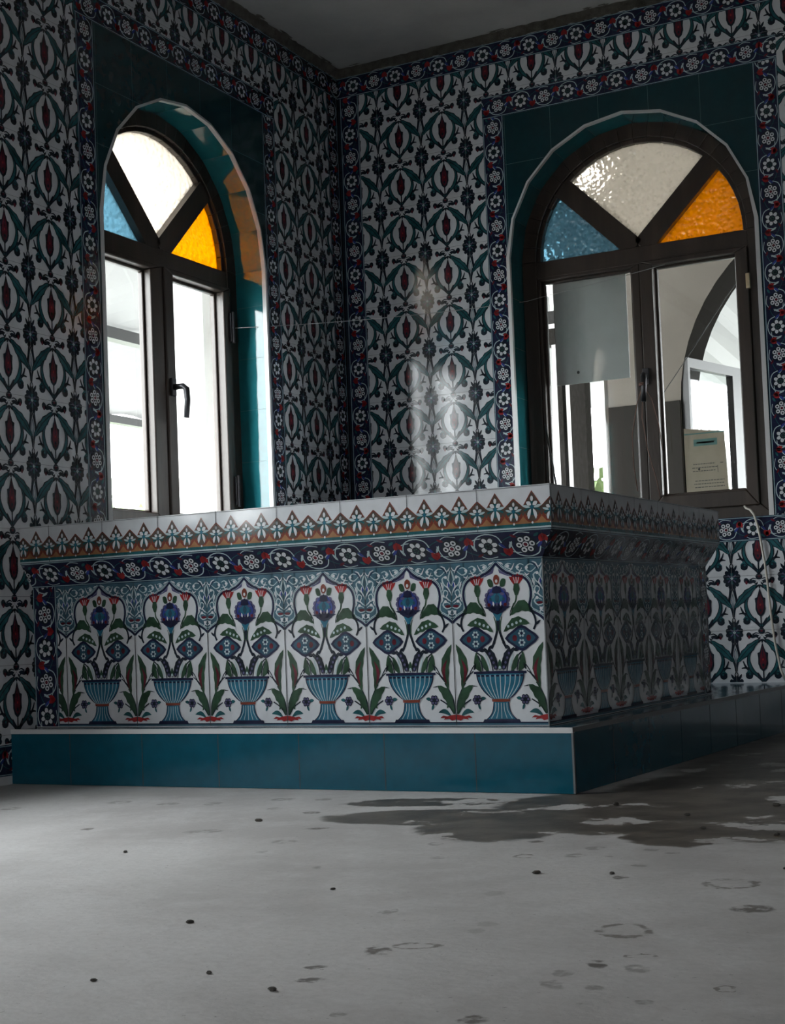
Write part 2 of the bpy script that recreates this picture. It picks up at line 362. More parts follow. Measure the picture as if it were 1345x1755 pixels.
class Cell:
    """a repeating tile drawing; holds triangles / quads with a material and a layer"""
    def __init__(s, W, H, sx=1., sy=1.): s.W, s.H, s.sx, s.sy, s.t = W, H, sx, sy, []
    def poly(s, pts, mat, lay):
        pts = [(x*s.sx, y*s.sy) for x, y in pts]
        if len(pts) > 3:
            for tri in tessellate_polygon([[Vector((x, y, 0)) for x, y in pts]]):
                a = [pts[i] for i in tri]
                s._add(a, mat, lay)
        else: s._add(pts, mat, lay)
    def _add(s, a, mat, lay):
        ar = 0
        for i in range(len(a)): ar += a[i-1][0]*a[i][1] - a[i][0]*a[i-1][1]
        if abs(ar) < 1e-9: return
        s.t.append((a if ar > 0 else a[::-1], mat, lay))
    def quad(s, a, mat, lay):
        s._add([(x*s.sx, y*s.sy) for x, y in a], mat, lay)
    def ell(s, cx, cy, rx, ry, mat, lay, n=12, rot=0):
        c_, s_ = math.cos(rot), math.sin(rot)
        s.quad([(cx + rx*math.cos(2*math.pi*i/n)*c_ - ry*math.sin(2*math.pi*i/n)*s_, cy + rx*math.cos(2*math.pi*i/n)*s_ + ry*math.sin(2*math.pi*i/n)*c_) for i in range(n)], mat, lay)
    def line(s, pts, w_, mat, lay, sm=3):
        """stroke; w_ a number or (start, end) or list; width in the cell's own units"""
        if sm and len(pts) > 2: pts = smooth(pts, sm)
        n = len(pts); L_, R_ = [], []
        for i, (x, y) in enumerate(pts):
            x0, y0 = pts[max(i-1, 0)]; x1, y1 = pts[min(i+1, n-1)]
            dx, dy = (x1-x0)*s.sx, (y1-y0)*s.sy; l = math.hypot(dx, dy) or 1e-9
            k = i/(n-1)
            ww = w_ if not isinstance(w_, (tuple, list)) else (w_[0] + (w_[1]-w_[0])*k if len(w_) == 2 else w_[0] + (w_[1]-w_[0])*min(1, 2*k) if k < .5 else w_[1] + (w_[2]-w_[1])*(2*k-1))
            ww *= s.sx/2
            L_.append(((x*s.sx - dy/l*ww)/s.sx, (y*s.sy + dx/l*ww)/s.sy)); R_.append(((x*s.sx + dy/l*ww)/s.sx, (y*s.sy - dx/l*ww)/s.sy))
        for i in range(n-1):
            s.quad([L_[i], R_[i], R_[i+1], L_[i+1]], mat, lay)
    def leaf(s, p0, p1, wd, mat, lay, bow=0., edge=None, ew=.012, teeth=0):
        """pointed leaf from p0 to p1; bow bends it sideways"""
        dx, dy = p1[0]-p0[0], p1[1]-p0[1]; n = 8
        nx, ny = -dy, dx; l = math.hypot(nx, ny) or 1; nx /= l; ny /= l
        def side(sg, wd_, ext=0):
            o = []
            for i in range(n+1):
                k = i/n; b = math.sin(math.pi*k)
                kk = -ext + k*(1+2*ext)
                th = (1 + (.25 if i % 2 else -.1)*teeth)
                o.append((p0[0]+dx*kk+nx*(bow*b + sg*wd_*b**.8*th), p0[1]+dy*kk+ny*(bow*b + sg*wd_*b**.8*th)))
            return o
        def mk(wd_, mat_, lay_, ext=0):
            A, B = side(1, wd_, ext), side(-1, wd_, ext)
            for i in range(n):
                s.quad([A[i], B[i], B[i+1], A[i+1]] if 0 < i < n-1 else ([A[0], B[1], A[1]] if i == 0 else [A[i], B[i], A[i+1]]), mat_, lay_)
        if edge: mk(wd/2+ew, edge, lay, .04); mk(wd/2, mat, lay+1)
        else: mk(wd/2, mat, lay)
    def stamp(s, mb, surf, O, win, flip=False):
        """place the cell with its origin at O on surf, clipped to the convex window"""
        xs = [p[0] for p in win]; ys = [p[1] for p in win]
        rect = len(win) == 4 and len(set(xs)) == 2 and len(set(ys)) == 2
        x0, x1, y0, y1 = min(xs), max(xs), min(ys), max(ys)
        for a, mat, lay in s.t:
            if flip: q = [(O[0]-p[1], O[1]+p[0]) for p in a]
            else: q = [(O[0]+p[0], O[1]+p[1]) for p in a]
            qx = [p[0] for p in q]; qy = [p[1] for p in q]
            if max(qx) <= x0 or min(qx) >= x1 or max(qy) <= y0 or min(qy) >= y1: continue
            if not (rect and min(qx) >= x0 and max(qx) <= x1 and min(qy) >= y0 and max(qy) <= y1):
                q = clip_poly(q, win)
                if len(q) < 3: continue
            h = LAY*lay
            mb.face([surf(p[0], p[1], h) for p in q], mat)
def mirror(fn):
    fn(1); fn(-1)

# --- the field tile: tulips in white calyxes between carnation medallions (unit = 0.2 m)
F = Cell(.2, .2, .2, .2)
def field_side(g):
    X = lambda x: g*x
    F.leaf((X(.055), -.150), (X(.48), -.565), .112, 'teal', 5, bow=g*.012, edge='ink', ew=.016, teeth=.7)      # long saz leaf
    F.line([(X(.10), -.20), (X(.285), -.34), (X(.44), -.525)], .014, 'ink', 7)
    F.line([(X(.44), -.50), (X(.48), -.61), (X(.5), -.73)], .042, 'ink', 2)
    # calyx outline and curl
    out = smooth([(0.0, -.95), (.11, -.84), (.225, -.74), (.285, -.60), (.280, -.47), (.232, -.36), (.150, -.28)], 3)
    inn = smooth([(0.0, -.89), (.070, -.815), (.160, -.72), (.218, -.61), (.240, -.50), (.215, -.40), (.150, -.30)], 3)
    for i in range(len(out)-1):
        F.quad([(X(out[i][0]), out[i][1]), (X(out[i+1][0]), out[i+1][1]), (X(inn[i+1][0]), inn[i+1][1]), (X(inn[i][0]), inn[i][1])], 'teal', 3)
    F.line([(X(p[0]), p[1]) for p in out], .022, 'ink', 4, 0)
    F.line([(X(p[0]), p[1]) for p in inn], .014, 'ink', 4, 0)
    F.poly([(X(.15), -.76), (X(.27), -.64), (X(.285), -.72), (X(.33), -.77), (X(.315), -.85), (X(.25), -.87), (X(.205), -.82)], 'teal', 2)
    F.ell(X(.262), -.815, .068, .062, 'ink', 3); F.ell(X(.250), -.785, .022, .020, 'teal', 4, 8)
    F.line([(X(.265), -.70), (X(.32), -.665), (X(.40), -.675)], (.06, .016), 'ink', 3)
    F.line([(X(.31), -.67), (X(.345), -.60), (X(.365), -.54)], (.045, .016), 'ink', 3)
    # small inner sepals by the bulb stem
    F.leaf((X(.025), -.90), (X(.11), -.745), .05, 'ink', 5, bow=-g*.01)
    F.quad([(X(.0), -.14), (X(.10), -.185), (X(.065), -.22), (X(0), -.17)], 'ink', 3)
    # curled bud leaves either side of the knot
    F.line([(X(.03), -.13), (X(.10), -.085), (X(.17), -.10), (X(.21), -.075)], (.06, .055), 'ink', 3)
    F.ell(X(.235), -.07, .048, .056, 'ink', 3, 10, rot=g*-.3); F.ell(X(.235), -.105, .022, .035, 'maroon', 4, 8)
    F.line([(X(.05), -.045), (X(.11), -.03), (X(.17), -.065)], (.012, .03), 'ink', 3)
    F.line([(X(.065), -.11), (X(.02), -.075), (X(.0), -.06)], .02, 'white', 4)
    # medallion half + lozenge half, belongs to column x = +-.5
    bx = X(.5)
    s_ = -g
    for k in range(6):                       # scalloped rim
        an = -math.pi/2 + (k+.5)*math.pi/6
        F.ell(bx + s_*.132*math.cos(an), -.02 + .158*math.sin(an), .036, .040, 'ink', 2, 8)
    F.quad([(bx, -.17), (bx, .140)] + [(bx + s_*.150*math.sin(math.pi*k/8), -.015+.15*math.cos(math.pi*k/8)) for k in range(1, 8)], 'ink', 3)
    for k in range(5):
        an = -math.pi/2*.9 + k*math.pi*.9/4
        F.line([(bx + s_*.035*math.cos(an), -.02+.035*math.sin(an)), (bx + s_*.095*math.cos(an), -.02+.105*math.sin(an))], .022, 'purple' if k % 2 else 'teal', 4, 0)
    F.quad([(bx, -.05), (bx, .02), (bx+s_*.03, -.015)], 'pale', 5)
    F.leaf((bx+s_*.03, .10), (bx+s_*.10, .225), .045, 'ink', 3); F.leaf((bx+s_*.01, .12), (bx+s_*.03, .22), .03, 'ink', 3)
    F.line([(bx+s_*.035, -.15), (bx+s_*.045, -.24), (bx+s_*.062, -.36), (bx+s_*.09, -.47)], (.028, .036), 'ink', 3)
    F.line([(bx, -.30+.14), (bx+s_*.02, -.23)], .012, 'ink', 3)
    F.line([(bx+s_*.005, -.20), (bx+s_*.05, -.38), (bx+s_*.055, -.50), (bx+s_*.02, -.64), (bx, -.70)], .024, 'ink', 3)
    F.line([(bx, -.30), (bx+s_*.025, -.42), (bx, -.56)], .010, 'spandrel', 3)
    F.line([(bx, -.68), (bx, -.74)], .022, 'ink', 3, 0)
    F.line([(bx, -.73), (bx+s_*.028, -.79), (bx, -.84), (bx, -.86)], .018, 'ink', 3)
mirror(field_side)
# red tulip bud
F.poly([(0, -.20), (.028, -.30), (.055, -.38), (.098, -.40), (.088, -.50), (.092, -.60), (.060, -.69), (0, -.745), (-.060, -.69), (-.092, -.60), (-.088, -.50), (-.098, -.40), (-.055, -.38), (-.028, -.30)], 'ink', 5)
F.poly([(0, -.27), (.022, -.36), (.05, -.44), (.062, -.56), (.04, -.65), (0, -.70), (-.04, -.65), (-.062, -.56), (-.05, -.44), (-.022, -.36)], 'maroon', 6)
F.ell(0, -.62, .022, .03, 'ink', 7, 8); F.ell(0, -.52, .016, .020, 'red', 7, 8); F.line([(0, -.30), (0, -.48)], .012, 'ink', 7, 0)
F.line([(0, -.73), (0, -.95)], .026, 'ink', 5, 0); F.line([(0, -.07), (0, -.21)], .03, 'ink', 2, 0)
F.ell(0, 0, .064, .060, 'ink', 3); F.ell(0, .004, .022, .02, 'maroon', 4, 8)
F.ell(0, -.115, .03, .035, 'white', 4, 8)

# --- the narrow border tile (unit metres): long axis s = 0.2, width .09
BW = .09
B = Cell(.2, BW)
B.quad([(0, 0), (.2, 0), (.2, BW), (0, BW)], 'navy', 1)
for y0 in (.0015, BW-.0060):
    B.quad([(0, y0), (.2, y0), (.2, y0+.0045), (0, y0+.0045)], 'spandrel', 2)
    B.quad([(0, y0+.0016), (.2, y0+.0016), (.2, y0+.0032), (0, y0+.0032)], 'pale', 3)
mid = BW/2
B.line([(x, mid + .024*math.sin(2*math.pi*(x+.0)/.2 + .6)) for x in [k*.0125 for k in range(17)]], .0028, 'pale', 2, 0)
B.line([(x, mid - .026*math.sin(2*math.pi*(x+.02)/.2 + .2)) for x in [k*.0125 for k in range(17)]], .0020, 'teal', 2, 0)
def star(cx):
    B.ell(cx, mid, .029, .029, 'ink', 3, 14)
    for k in range(7):
        a = 2*math.pi*k/7 + .2
        B.ell(cx+.0175*math.cos(a), mid+.0175*math.sin(a), .0085, .0065, 'white', 4, 8, a)
    B.ell(cx, mid, .0125, .0125, 'ink', 5, 10)
    for k in range(5):
        a = 2*math.pi*k/5; B.ell(cx+.006*math.cos(a), mid+.006*math.sin(a), .0024, .0024, 'sage', 6, 5)
def rose(cx):
    B.ell(cx, mid, .029, .029, 'ink', 3, 14)
    for k in range(6):
        a = 2*math.pi*k/6 + .1
        B.ell(cx+.0175*math.cos(a), mid+.0175*math.sin(a), .0078, .0078, 'white', 4, 9)
        B.ell(cx+.0180*math.cos(a), mid+.0180*math.sin(a), .0036, .0036, 'ink', 5, 6)
    B.ell(cx, mid, .0085, .0085, 'white', 6, 8); B.ell(cx, mid, .0055, .0055, 'maroon', 7, 8)
star(.05); rose(.15)
for cx, cy, g in ((.1, mid-.016, -1), (.2, mid+.014, 1)):
    for dx in (-.006, 0, .006):
        B.ell(cx+dx, cy+g*(.002 if dx else .005), .0065, .011, 'red', 4, 8, dx*40*g)
    B.leaf((cx-.004, cy-g*.006), (cx-.02, cy-g*.024), .008, 'cobalt', 3); B.leaf((cx+.004, cy-g*.006), (cx+.016, cy-g*.028), .007, 'pale', 4)
for cx, g in ((.05, 1), (.15, -1)):
    B.line([(cx-.040, mid-g*.010), (cx-.030, mid+g*.024), (cx, mid+g*.036), (cx+.028, mid+g*.028), (cx+.038, mid+g*.008)], .0030, 'pale', 3)
    B.line([(cx-.03, mid-g*.026), (cx-.010, mid-g*.037), (cx+.018, mid-g*.033)], .0022, 'pale', 3)
    B.leaf((cx-.036, mid-g*.03), (cx-.018, mid-g*.022), .008, 'maroon', 4)
    B.leaf((cx+.026, mid-g*.022), (cx+.042, mid-g*.032), .008, 'teal', 4)
B.quad([(-.0004, 0), (.0004, 0), (.0004, BW), (-.0004, BW)], 'grout_dark', 7)

# --- the vase tile: u in -.5..5 over .25 m, v in 0..1 over .41 m
VH = .5679 - .1576
V = Cell(.25, VH, .25, VH)
V.quad([(-.5, 0), (.5, 0), (.5, .012), (-.5, .012)], 'spandrel', 1)
V.quad([(-.5, .012), (.5, .012), (.5, .019), (-.5, .019)], 'navy', 2)
arch = smooth([(0, .985), (.055, .950), (.115, .925), (.150, .918), (.185, .905), (.25, .902), (.31, .885), (.352, .850), (.368, .80), (.358, .755), (.345, .725), (.352, .695), (.385, .682), (.425, .668), (.465, .652), (.5, .632)], 2)
def vase_side(g):
    X = lambda x: g*x
    for i in range(len(arch)-1):                      # spandrel between arch and top edge
        a, b_ = arch[i], arch[i+1]
        if b_[0] < a[0]: continue
        V.quad([(X(a[0]), a[1]), (X(b_[0]), b_[1]), (X(b_[0]), 1), (X(a[0]), 1)], 'spandrel', 1)
    V.poly([(X(.368), .80), (X(.5), .80), (X(.5), .632), (X(.465), .652), (X(.425), .668), (X(.385), .682), (X(.352), .695), (X(.345), .725), (X(.358), .755)], 'spandrel', 2)
    V.line([(X(x), y) for x, y in arch], .038, 'pale', 3, 0)
    V.line([(X(x), y) for x, y in arch], .026, 'navy', 4, 0)
    V.line([(X(x+.022), y+.012) for x, y in arch[:-2]], .008, 'pale', 3, 0)
    # arabesque in the spandrel
    for st in ([(.5, .665), (.455, .675), (.475, .70), (.5, .715)], [(.5, .73), (.44, .72), (.40, .745), (.43, .765), (.48, .75)],
               [(.5, .76), (.45, .785), (.405, .80), (.42, .835), (.46, .825), (.45, .80)], [(.5, .80), (.475, .84), (.42, .87), (.40, .905), (.44, .92), (.465, .895)],
               [(.5, .86), (.47, .90), (.485, .94), (.5, .96)], [(.43, .95), (.38, .925), (.34, .93), (.32, .95), (.36, .97), (.40, .965)],
               [(.30, .93), (.25, .935), (.22, .955), (.26, .975), (.30, .965)], [(.18, .945), (.14, .95), (.10, .965), (.13, .98), (.17, .975)], [(.38, .885), (.41, .86), (.395, .83)]):
        V.line([(X(x), y) for x, y in st], (.006, .017, .006), 'pale', 3, 2)
    for st in ([(.5, .68), (.47, .69), (.455, .71)], [(.385, .76), (.40, .78), (.385, .80)], [(.47, .77), (.44, .795), (.46, .81)], [(.49, .82), (.455, .86), (.47, .885)], [(.41, .84), (.39, .87), (.405, .885)], [(.46, .94), (.43, .975), (.39, .985)], [(.36, .915), (.33, .905), (.31, .92)], [(.28, .95), (.25, .92), (.215, .925)], [(.20, .98), (.17, .945), (.14, .935)], [(.49, .975), (.47, .955), (.445, .955)], [(.08, .975), (.06, .985), (.03, .99)]):
        V.line([(X(x), y) for x, y in st], (.005, .014, .005), 'white', 5, 2)
        V.line([(X(x-.013), y-.008) for x, y in st], (.004, .012, .004), 'navy', 2, 2)
    for cx, cy in ((.405, .80), (.44, .915), (.33, .95), (.235, .955), (.43, .765), (.47, .70), (.13, .965)):
        V.ell(X(cx), cy, .018, .010, 'white', 4, 6)
    V.ell(X(.455), .735, .035, .009, 'maroon', 4, 8); V.ell(X(.47), .87, .012, .02, 'cobalt', 4, 6)
    # violet leaves below the apex
    V.quad([(X(.02), .958), (X(.035), .925), (X(.12), .905), (X(.195), .900), (X(.13), .925), (X(.06), .945)], 'purple', 3)
    V.leaf((X(.035), .845), (X(.10), .885), .05, 'green', 5)                          # sepals
    # carnation
    V.poly([(X(.185), .850), (X(.150), .880), (X(.135), .900), (X(.165), .897), (X(.18), .912), (X(.205), .902), (X(.232), .917), (X(.252), .903), (X(.285), .908), (X(.29), .885), (X(.245), .852)], 'red', 4)
    for k in (-.03, .0, .03): V.line([(X(.215+k*.4), .857), (X(.215+k), .895)], .006, 'white', 5, 0)
    V.poly([(X(.190), .857), (X(.238), .857), (X(.248), .82), (X(.225), .785), (X(.195), .785), (X(.178), .82)], 'green', 5)
    V.line([(X(.21), .79), (X(.20), .75), (X(.165), .715), (X(.155), .67)], .016, 'green', 4)
    V.line([(X(.18), .74), (X(.14), .69), (X(.135), .66)], .008, 'ink', 4)
    # round blossom half
    for k in range(7):
        a = -math.pi/2*.85 + k*math.pi*.85/6
        V.ell(X(.112*math.cos(a)), .762+.066*math.sin(a), .032, .019, 'purple', 4, 8)
    V.quad([(X(0), .69), (X(.06), .70), (X(.105), .735), (X(.115), .765), (X(.095), .80), (X(.05), .832), (X(0), .845)], 'cobalt', 5)
    V.quad([(X(0), .74), (X(.05), .75), (X(.07), .775), (X(.045), .80), (X(0), .805)], 'turquoise', 6)
    V.quad([(X(0), .80), (X(.055), .805), (X(.04), .835), (X(0), .85)], 'navy', 7)
    V.leaf((X(.034), .722), (X(.044), .752), .018, 'white', 8); V.ell(X(.088), .732, .020, .012, 'maroon', 7, 7); V.ell(X(.072), .765, .014, .012, 'slate', 8, 7); V.leaf((X(.03), .80), (X(.085), .795), .018, 'purple', 8); V.quad([(X(0), .69), (X(.05), .70), (X(.07), .728), (X(0), .738)], 'navy', 7); V.line([(X(.10), .74), (X(.11), .775), (X(.085), .81)], .008, 'navy', 6)
    V.poly([(X(0), .69), (X(.03), .715), (X(.075), .722), (X(.15), .718), (X(.10), .705), (X(.06), .685), (X(0), .672)], 'navy', 7)
    V.quad([(X(0), .635), (X(.012), .635), (X(.055), .685), (X(0), .675)], 'turquoise', 6)
    # central stems
    V.line([(X(.008), .65), (X(.012), .58), (X(.035), .53), (X(.065), .485), (X(.085), .465)], .026, 'ink', 3)
    V.line([(X(.045), .66), (X(.025), .62), (X(.018), .57)], (.006, .016), 'green', 4)
    V.leaf((X(.065), .485), (X(.035), .505), .014, 'ink', 4)
    # upper leaves
    V.leaf((X(.13), .662), (X(.40), .672), .066, 'green', 4, bow=g*.055, teeth=.6)
    V.line([(X(.36), .69), (X(.395), .655), (X(.405), .61), (X(.38), .575)], .022, 'ink', 4)
    V.leaf((X(.395), .60), (X(.46), .63), .018, 'ink', 4)
    V.leaf((X(.055), .565), (X(.34), .612), .060, 'green', 5, bow=g*.035, teeth=.6)
    for k in range(4): V.ell(X(.11+.045*k), .598+.010*k, .014, .0095, 'pale', 7, 7)
    # lozenge blossom
    cx, cy = X(.25), .525
    def loz(rx, ry): return smooth([(cx, cy+ry), (cx+rx*.50, cy+ry*.60), (cx+rx, cy), (cx+rx*.50, cy-ry*.60), (cx, cy-ry), (cx-rx*.50, cy-ry*.60), (cx-rx, cy), (cx-rx*.50, cy+ry*.60)], 2, True)
    V.poly(loz(.182, .080), 'navy', 6); V.poly(loz(.150, .062), 'slate', 7)
    for dy in (-.028, .028):
        for k in range(6): V.ell(cx+.026*math.cos(k*math.pi/3), cy+dy+.016*math.sin(k*math.pi/3), .012, .0075, 'pale', 8, 6)
        V.ell(cx, cy+dy, .014, .009, 'navy', 9, 6)
    for dx in (-.075, .075): V.ell(cx+dx, cy, .026, .020, 'maroon', 8, 8)
    V.line([(X(.25), .445), (X(.20), .42), (X(.16), .37), (X(.145), .325)], .014, 'ink', 3)
    # leaves standing in the bowl
    V.leaf((X(.035), .33), (X(.115), .468), .062, 'ink', 4, bow=g*.008, teeth=.5)
    for k in range(4): V.ell(X(.045+.020*k), .352+.028*k, .013, .0095, 'purple', 6, 6)
    V.leaf((X(.12), .325), (X(.20), .432), .05, 'green', 5, bow=-g*.010)
    V.leaf((X(.20), .325), (X(.255), .445), .065, 'green', 5, bow=-g*.022, teeth=.4)
    V.leaf((X(.10), .33), (X(.155), .44), .02, 'pale', 5)
    if g > 0: V.leaf((0, .33), (0, .40), .04, 'green', 4); V.ell(0, .35, .014, .010, 'pale', 6, 7)
    V.leaf((X(.055), .33), (X(.165), .475), .03, 'ink', 3, bow=g*.02)
    V.line([(X(.075), .33), (X(.10), .40), (X(.16), .455), (X(.20), .47)], .013, 'ink', 4)
    V.line([(X(.185), .33), (X(.20), .38), (X(.235), .425)], .012, 'ink', 6)
    V.leaf((X(.125), .455), (X(.075), .485), .022, 'ink', 5); V.leaf((X(.145), .46), (X(.215), .452), .022, 'ink', 5)
    V.leaf((X(.255), .38), (X(.285), .335), .022, 'ink', 5)
    V.leaf((X(.02), .33), (X(.045), .415), .026, 'ink', 4)
    V.line([(X(.345), .30), (X(.30), .35), (X(.25), .385)], .011, 'ink', 3)
    # bowl
    V.quad([(X(0), .312), (X(.285), .312), (X(.285), .327), (X(0), .330)], 'navy', 7)
    bowl = smooth([(.255, .314), (.25, .285), (.225, .245), (.18, .205), (.125, .175), (.085, .16)], 2)
    for i in range(len(bowl)-1):
        V.quad([(X(0), bowl[i][1]), (X(bowl[i][0]), bowl[i][1]), (X(bowl[i+1][0]), bowl[i+1][1]), (X(0), bowl[i+1][1])], 'turquoise', 5)
    V.line([(X(x), y) for x, y in bowl], .012, 'navy', 6, 0)
    for k in ((.0,) if g > 0 else ()) + (.055, .11, .165, .215):
        V.line([(X(k), .305), (X(k*.92), .25), (X(k*.62), .19), (X(k*.42), .162)], .008, 'pale', 6)
    for k in (.027, .082, .138, .19, .232): V.ell(X(k), .300, .02, .007, 'navy', 7, 6)
    V.quad([(X(0), .140), (X(.095), .142), (X(.10), .158), (X(0), .158)], 'rust', 8)
    foot = smooth([(.080, .141), (.088, .10), (.11, .065), (.16, .035), (.19, .028)], 2)
    for i in range(len(foot)-1):
        V.quad([(X(0), foot[i][1]), (X(foot[i][0]), foot[i][1]), (X(foot[i+1][0]), foot[i+1][1]), (X(0), foot[i+1][1])], 'turquoise', 5)
    V.line([(X(x), y) for x, y in foot], .010, 'navy', 6, 0)
    for k in ((.0,) if g > 0 else ()) + (.03, .06): V.line([(X(k), .135), (X(k*1.1), .09), (X(k*1.9), .04)], .007, 'pale', 6)
    V.quad([(X(0), .018), (X(.205), .018), (X(.19), .036), (X(0), .036)], 'navy', 6)
    # red coral tuft at the tile joint
    V.poly([(X(.5), .066), (X(.45), .062), (X(.40), .055), (X(.355), .060), (X(.32), .045), (X(.375), .046), (X(.36), .034), (X(.42), .040), (X(.45), .028), (X(.5), .036)], 'red', 7)
    # plants from the tuft
    V.leaf((X(.485), .065), (X(.30), .245), .075, 'green', 5, bow=-g*.03, teeth=.7)
    V.line([(X(.30), .24), (X(.25), .235)], (.012, .004), 'ink', 5, 0)
    V.line([(X(.485), .07), (X(.475), .15), (X(.42), .225), (X(.385), .26)], .016, 'ink', 4)
    V.leaf((X(.425), .215), (X(.475), .50), .085, 'green', 5, bow=g*.055, teeth=.6)
    V.leaf((X(.41), .25), (X(.425), .41), .035, 'maroon', 6, bow=g*.04)
    V.line([(X(.415), .245), (X(.36), .295), (X(.29), .33)], (.018, .010), 'ink', 4)
    V.line([(X(.40), .255), (X(.33), .308)], .008, 'ink', 4, 0)
    V.leaf((X(.45), .052), (X(.30), .078), .03, 'teal', 5, bow=-g*.02)
    V.line([(X(.475), .07), (X(.42), .12), (X(.33), .157)], .014, 'ink', 5)
    V.leaf((X(.40), .105), (X(.425), .135), .02, 'green', 6)
    for k in range(6):
        a = k*math.pi/3; V.ell(X(.26)+.032*math.cos(a), .155+.020*math.sin(a), .021, .0135, 'ink', 6, 8); V.ell(X(.26)+.032*math.cos(a), .155+.020*math.sin(a), .013, .008, 'purple', 7, 7)
    V.ell(X(.26), .155, .02, .013, 'ink', 8, 7)
    V.leaf((X(.23), .16), (X(.165), .165), .022, 'teal', 5); V.leaf((X(.255), .13), (X(.225), .095), .022, 'teal', 5)
mirror(vase_side)
V.leaf((0, .745), (0, .80), .05, 'slate', 8); V.ell(0, .735, .012, .012, 'purple', 8, 7)
V.ell(0, .885, .034, .032, 'rust', 6, 10); V.ell(0, .876, .014, .012, 'white', 7, 7)
V.quad([(-.0045+.5, 0), (.0045+.5, 0), (.0045+.5, .63), (-.0045+.5, .63)], 'grout_dark', 9)
V.quad([(-.003+.5, .63), (.003+.5, .63), (.003+.5, 1), (-.003+.5, 1)], 'grout_dark', 9)

# --- the zig-zag cap tile, period .0975 per big/small pair, height CH
CH = .7466 - .6403
ZP = .0975
Z = Cell(ZP, CH, ZP, CH)
Z.poly([(-.5, .30), (.5, .30), (.5, .70), (.25, .50), (0, .86), (-.25, .50), (-.5, .70)], 'umber', 1)
Z.line([(-.5, .70), (-.25, .50), (0, .86), (.25, .50), (.5, .70)], .034, 'rust', 3, 0)
Z.quad([(-.5, .10), (.5, .10), (.5, .30), (-.5, .30)], 'ochre', 2)
for cx, k in ((0, 1.0), (.5, .82)):
    Z.poly([(cx-.25, .28), (cx-.20, .36), (cx-.15, .28), (cx-.08, .20), (cx, .17), (cx+.08, .20), (cx+.15, .28), (cx+.20, .36), (cx+.249, .28), (cx+.13, .16), (cx, .13), (cx-.13, .16)], 'rust', 3)
    Z.ell(cx, .26, .14, .10, 'umber', 4, 10)
    y = .50 if k == 1 else .42
    Z.line([(cx, y-.20*k), (cx, y+.12*k)], .10, 'teal', 5, 0)
    Z.ell(cx, y+.185*k, .040*k, .065*k, 'white', 6, 7)
    for g in (-1, 1):
        Z.leaf((cx+g*.02, y+.035), (cx+g*.15*k, y+.11*k), .10*k, 'white', 6)
        Z.leaf((cx+g*.04, y-.02), (cx+g*.27*k, y+.03), .065*k, 'pale', 7); Z.line([(cx, y), (cx+g*.22*k, y-.09*k)], .05, 'teal', 6, 0)
        Z.leaf((cx+g*.03, y-.05), (cx+g*.10*k, y-.29*k), .085*k, 'white', 7, bow=g*.02)
    Z.ell(cx, y-.015, .045, .045, 'turquoise', 8, 6); Z.ell(cx, y-.37*k, .03, .028, 'white', 7, 6)
Z.quad([(-.5, .035), (.5, .035), (.5, .115), (-.5, .115)], 'teal', 3)
Z.quad([(-.5, 0), (.5, 0), (.5, .04), (-.5, .04)], 'pale', 3)

def rect(a, b_, c, d_): return [(a, c), (b_, c), (b_, d_), (a, d_)]
def fill_field(mb, surf, s0, s1, t0, t1, sA, tA):
    """white field with the tulip pattern; sA, tA = a ball position"""
    win = rect(s0, s1, t0, t1)
    i0 = math.floor((s0-sA)/.2 - .6); i1 = math.ceil((s1-sA)/.2 + .6); j0 = math.floor((t0-tA)/.2 - .3); j1 = math.ceil((t1-tA)/.2 + 1.2)
    for i in range(i0, i1+1):
        for j in range(j0, j1+1): F.stamp(mb, surf, (sA+.2*i, tA+.2*j), win)
    g = .0006
    for i in range(i0, i1+1):                                                # tile joints
        x = sA + .2*i + .1
        if s0 < x < s1: mb.face([surf(x-g, t0, LAY*8), surf(x+g, t0, LAY*8), surf(x+g, t1, LAY*8), surf(x-g, t1, LAY*8)], 'grout')
    for j in range(j0, j1+1):
        z = tA + .2*j + .005
        if t0 < z < t1: mb.face([surf(s0, z-g, LAY*8), surf(s1, z-g, LAY*8), surf(s1, z+g, LAY*8), surf(s0, z+g, LAY*8)], 'grout')
def border_h(mb, surf, s0, s1, t0, phase=0., win=None, tilt=None):
    wn = win or rect(s0, s1, t0, t0+BW)
    i = math.floor((s0-phase)/.2)
    while phase+.2*i < s1:
        B.stamp(mb, surf, (phase+.2*i, t0), wn); i += 1
def border_v(mb, surf, s0, t0, t1, phase=0., win=None):
    wn = win or rect(s0, s0+BW, t0, t1)
    i = math.floor((t0-phase)/.2)
    while phase+.2*i < t1:
        B.stamp(mb, surf, (s0+BW, phase+.2*i), wn, flip=True); i += 1
def frame_border(mb, surf, a, b_, c, d_):
    """border round the window panel whose inner rectangle is a..b_, c..d_"""
    border_h(mb, surf, a-BW, b_+BW, d_, a+.03); border_h(mb, surf, a-BW, b_+BW, c-BW, a+.07)
    border_v(mb, surf, a-BW, c, d_, d_-.39); border_v(mb, surf, b_, c, d_, d_-.44)

NSEG = 10
def opening(uc, z0, zb, r=.49):
    """outline of the arched opening, starting bottom right, anticlockwise"""
    o = [(uc+r, zb)]
    for k in range(NSEG+1):
        a = math.pi*k/NSEG; o.append((uc+r*math.cos(a), z0+r*math.sin(a)))
    o.append((uc-r, zb)); return o

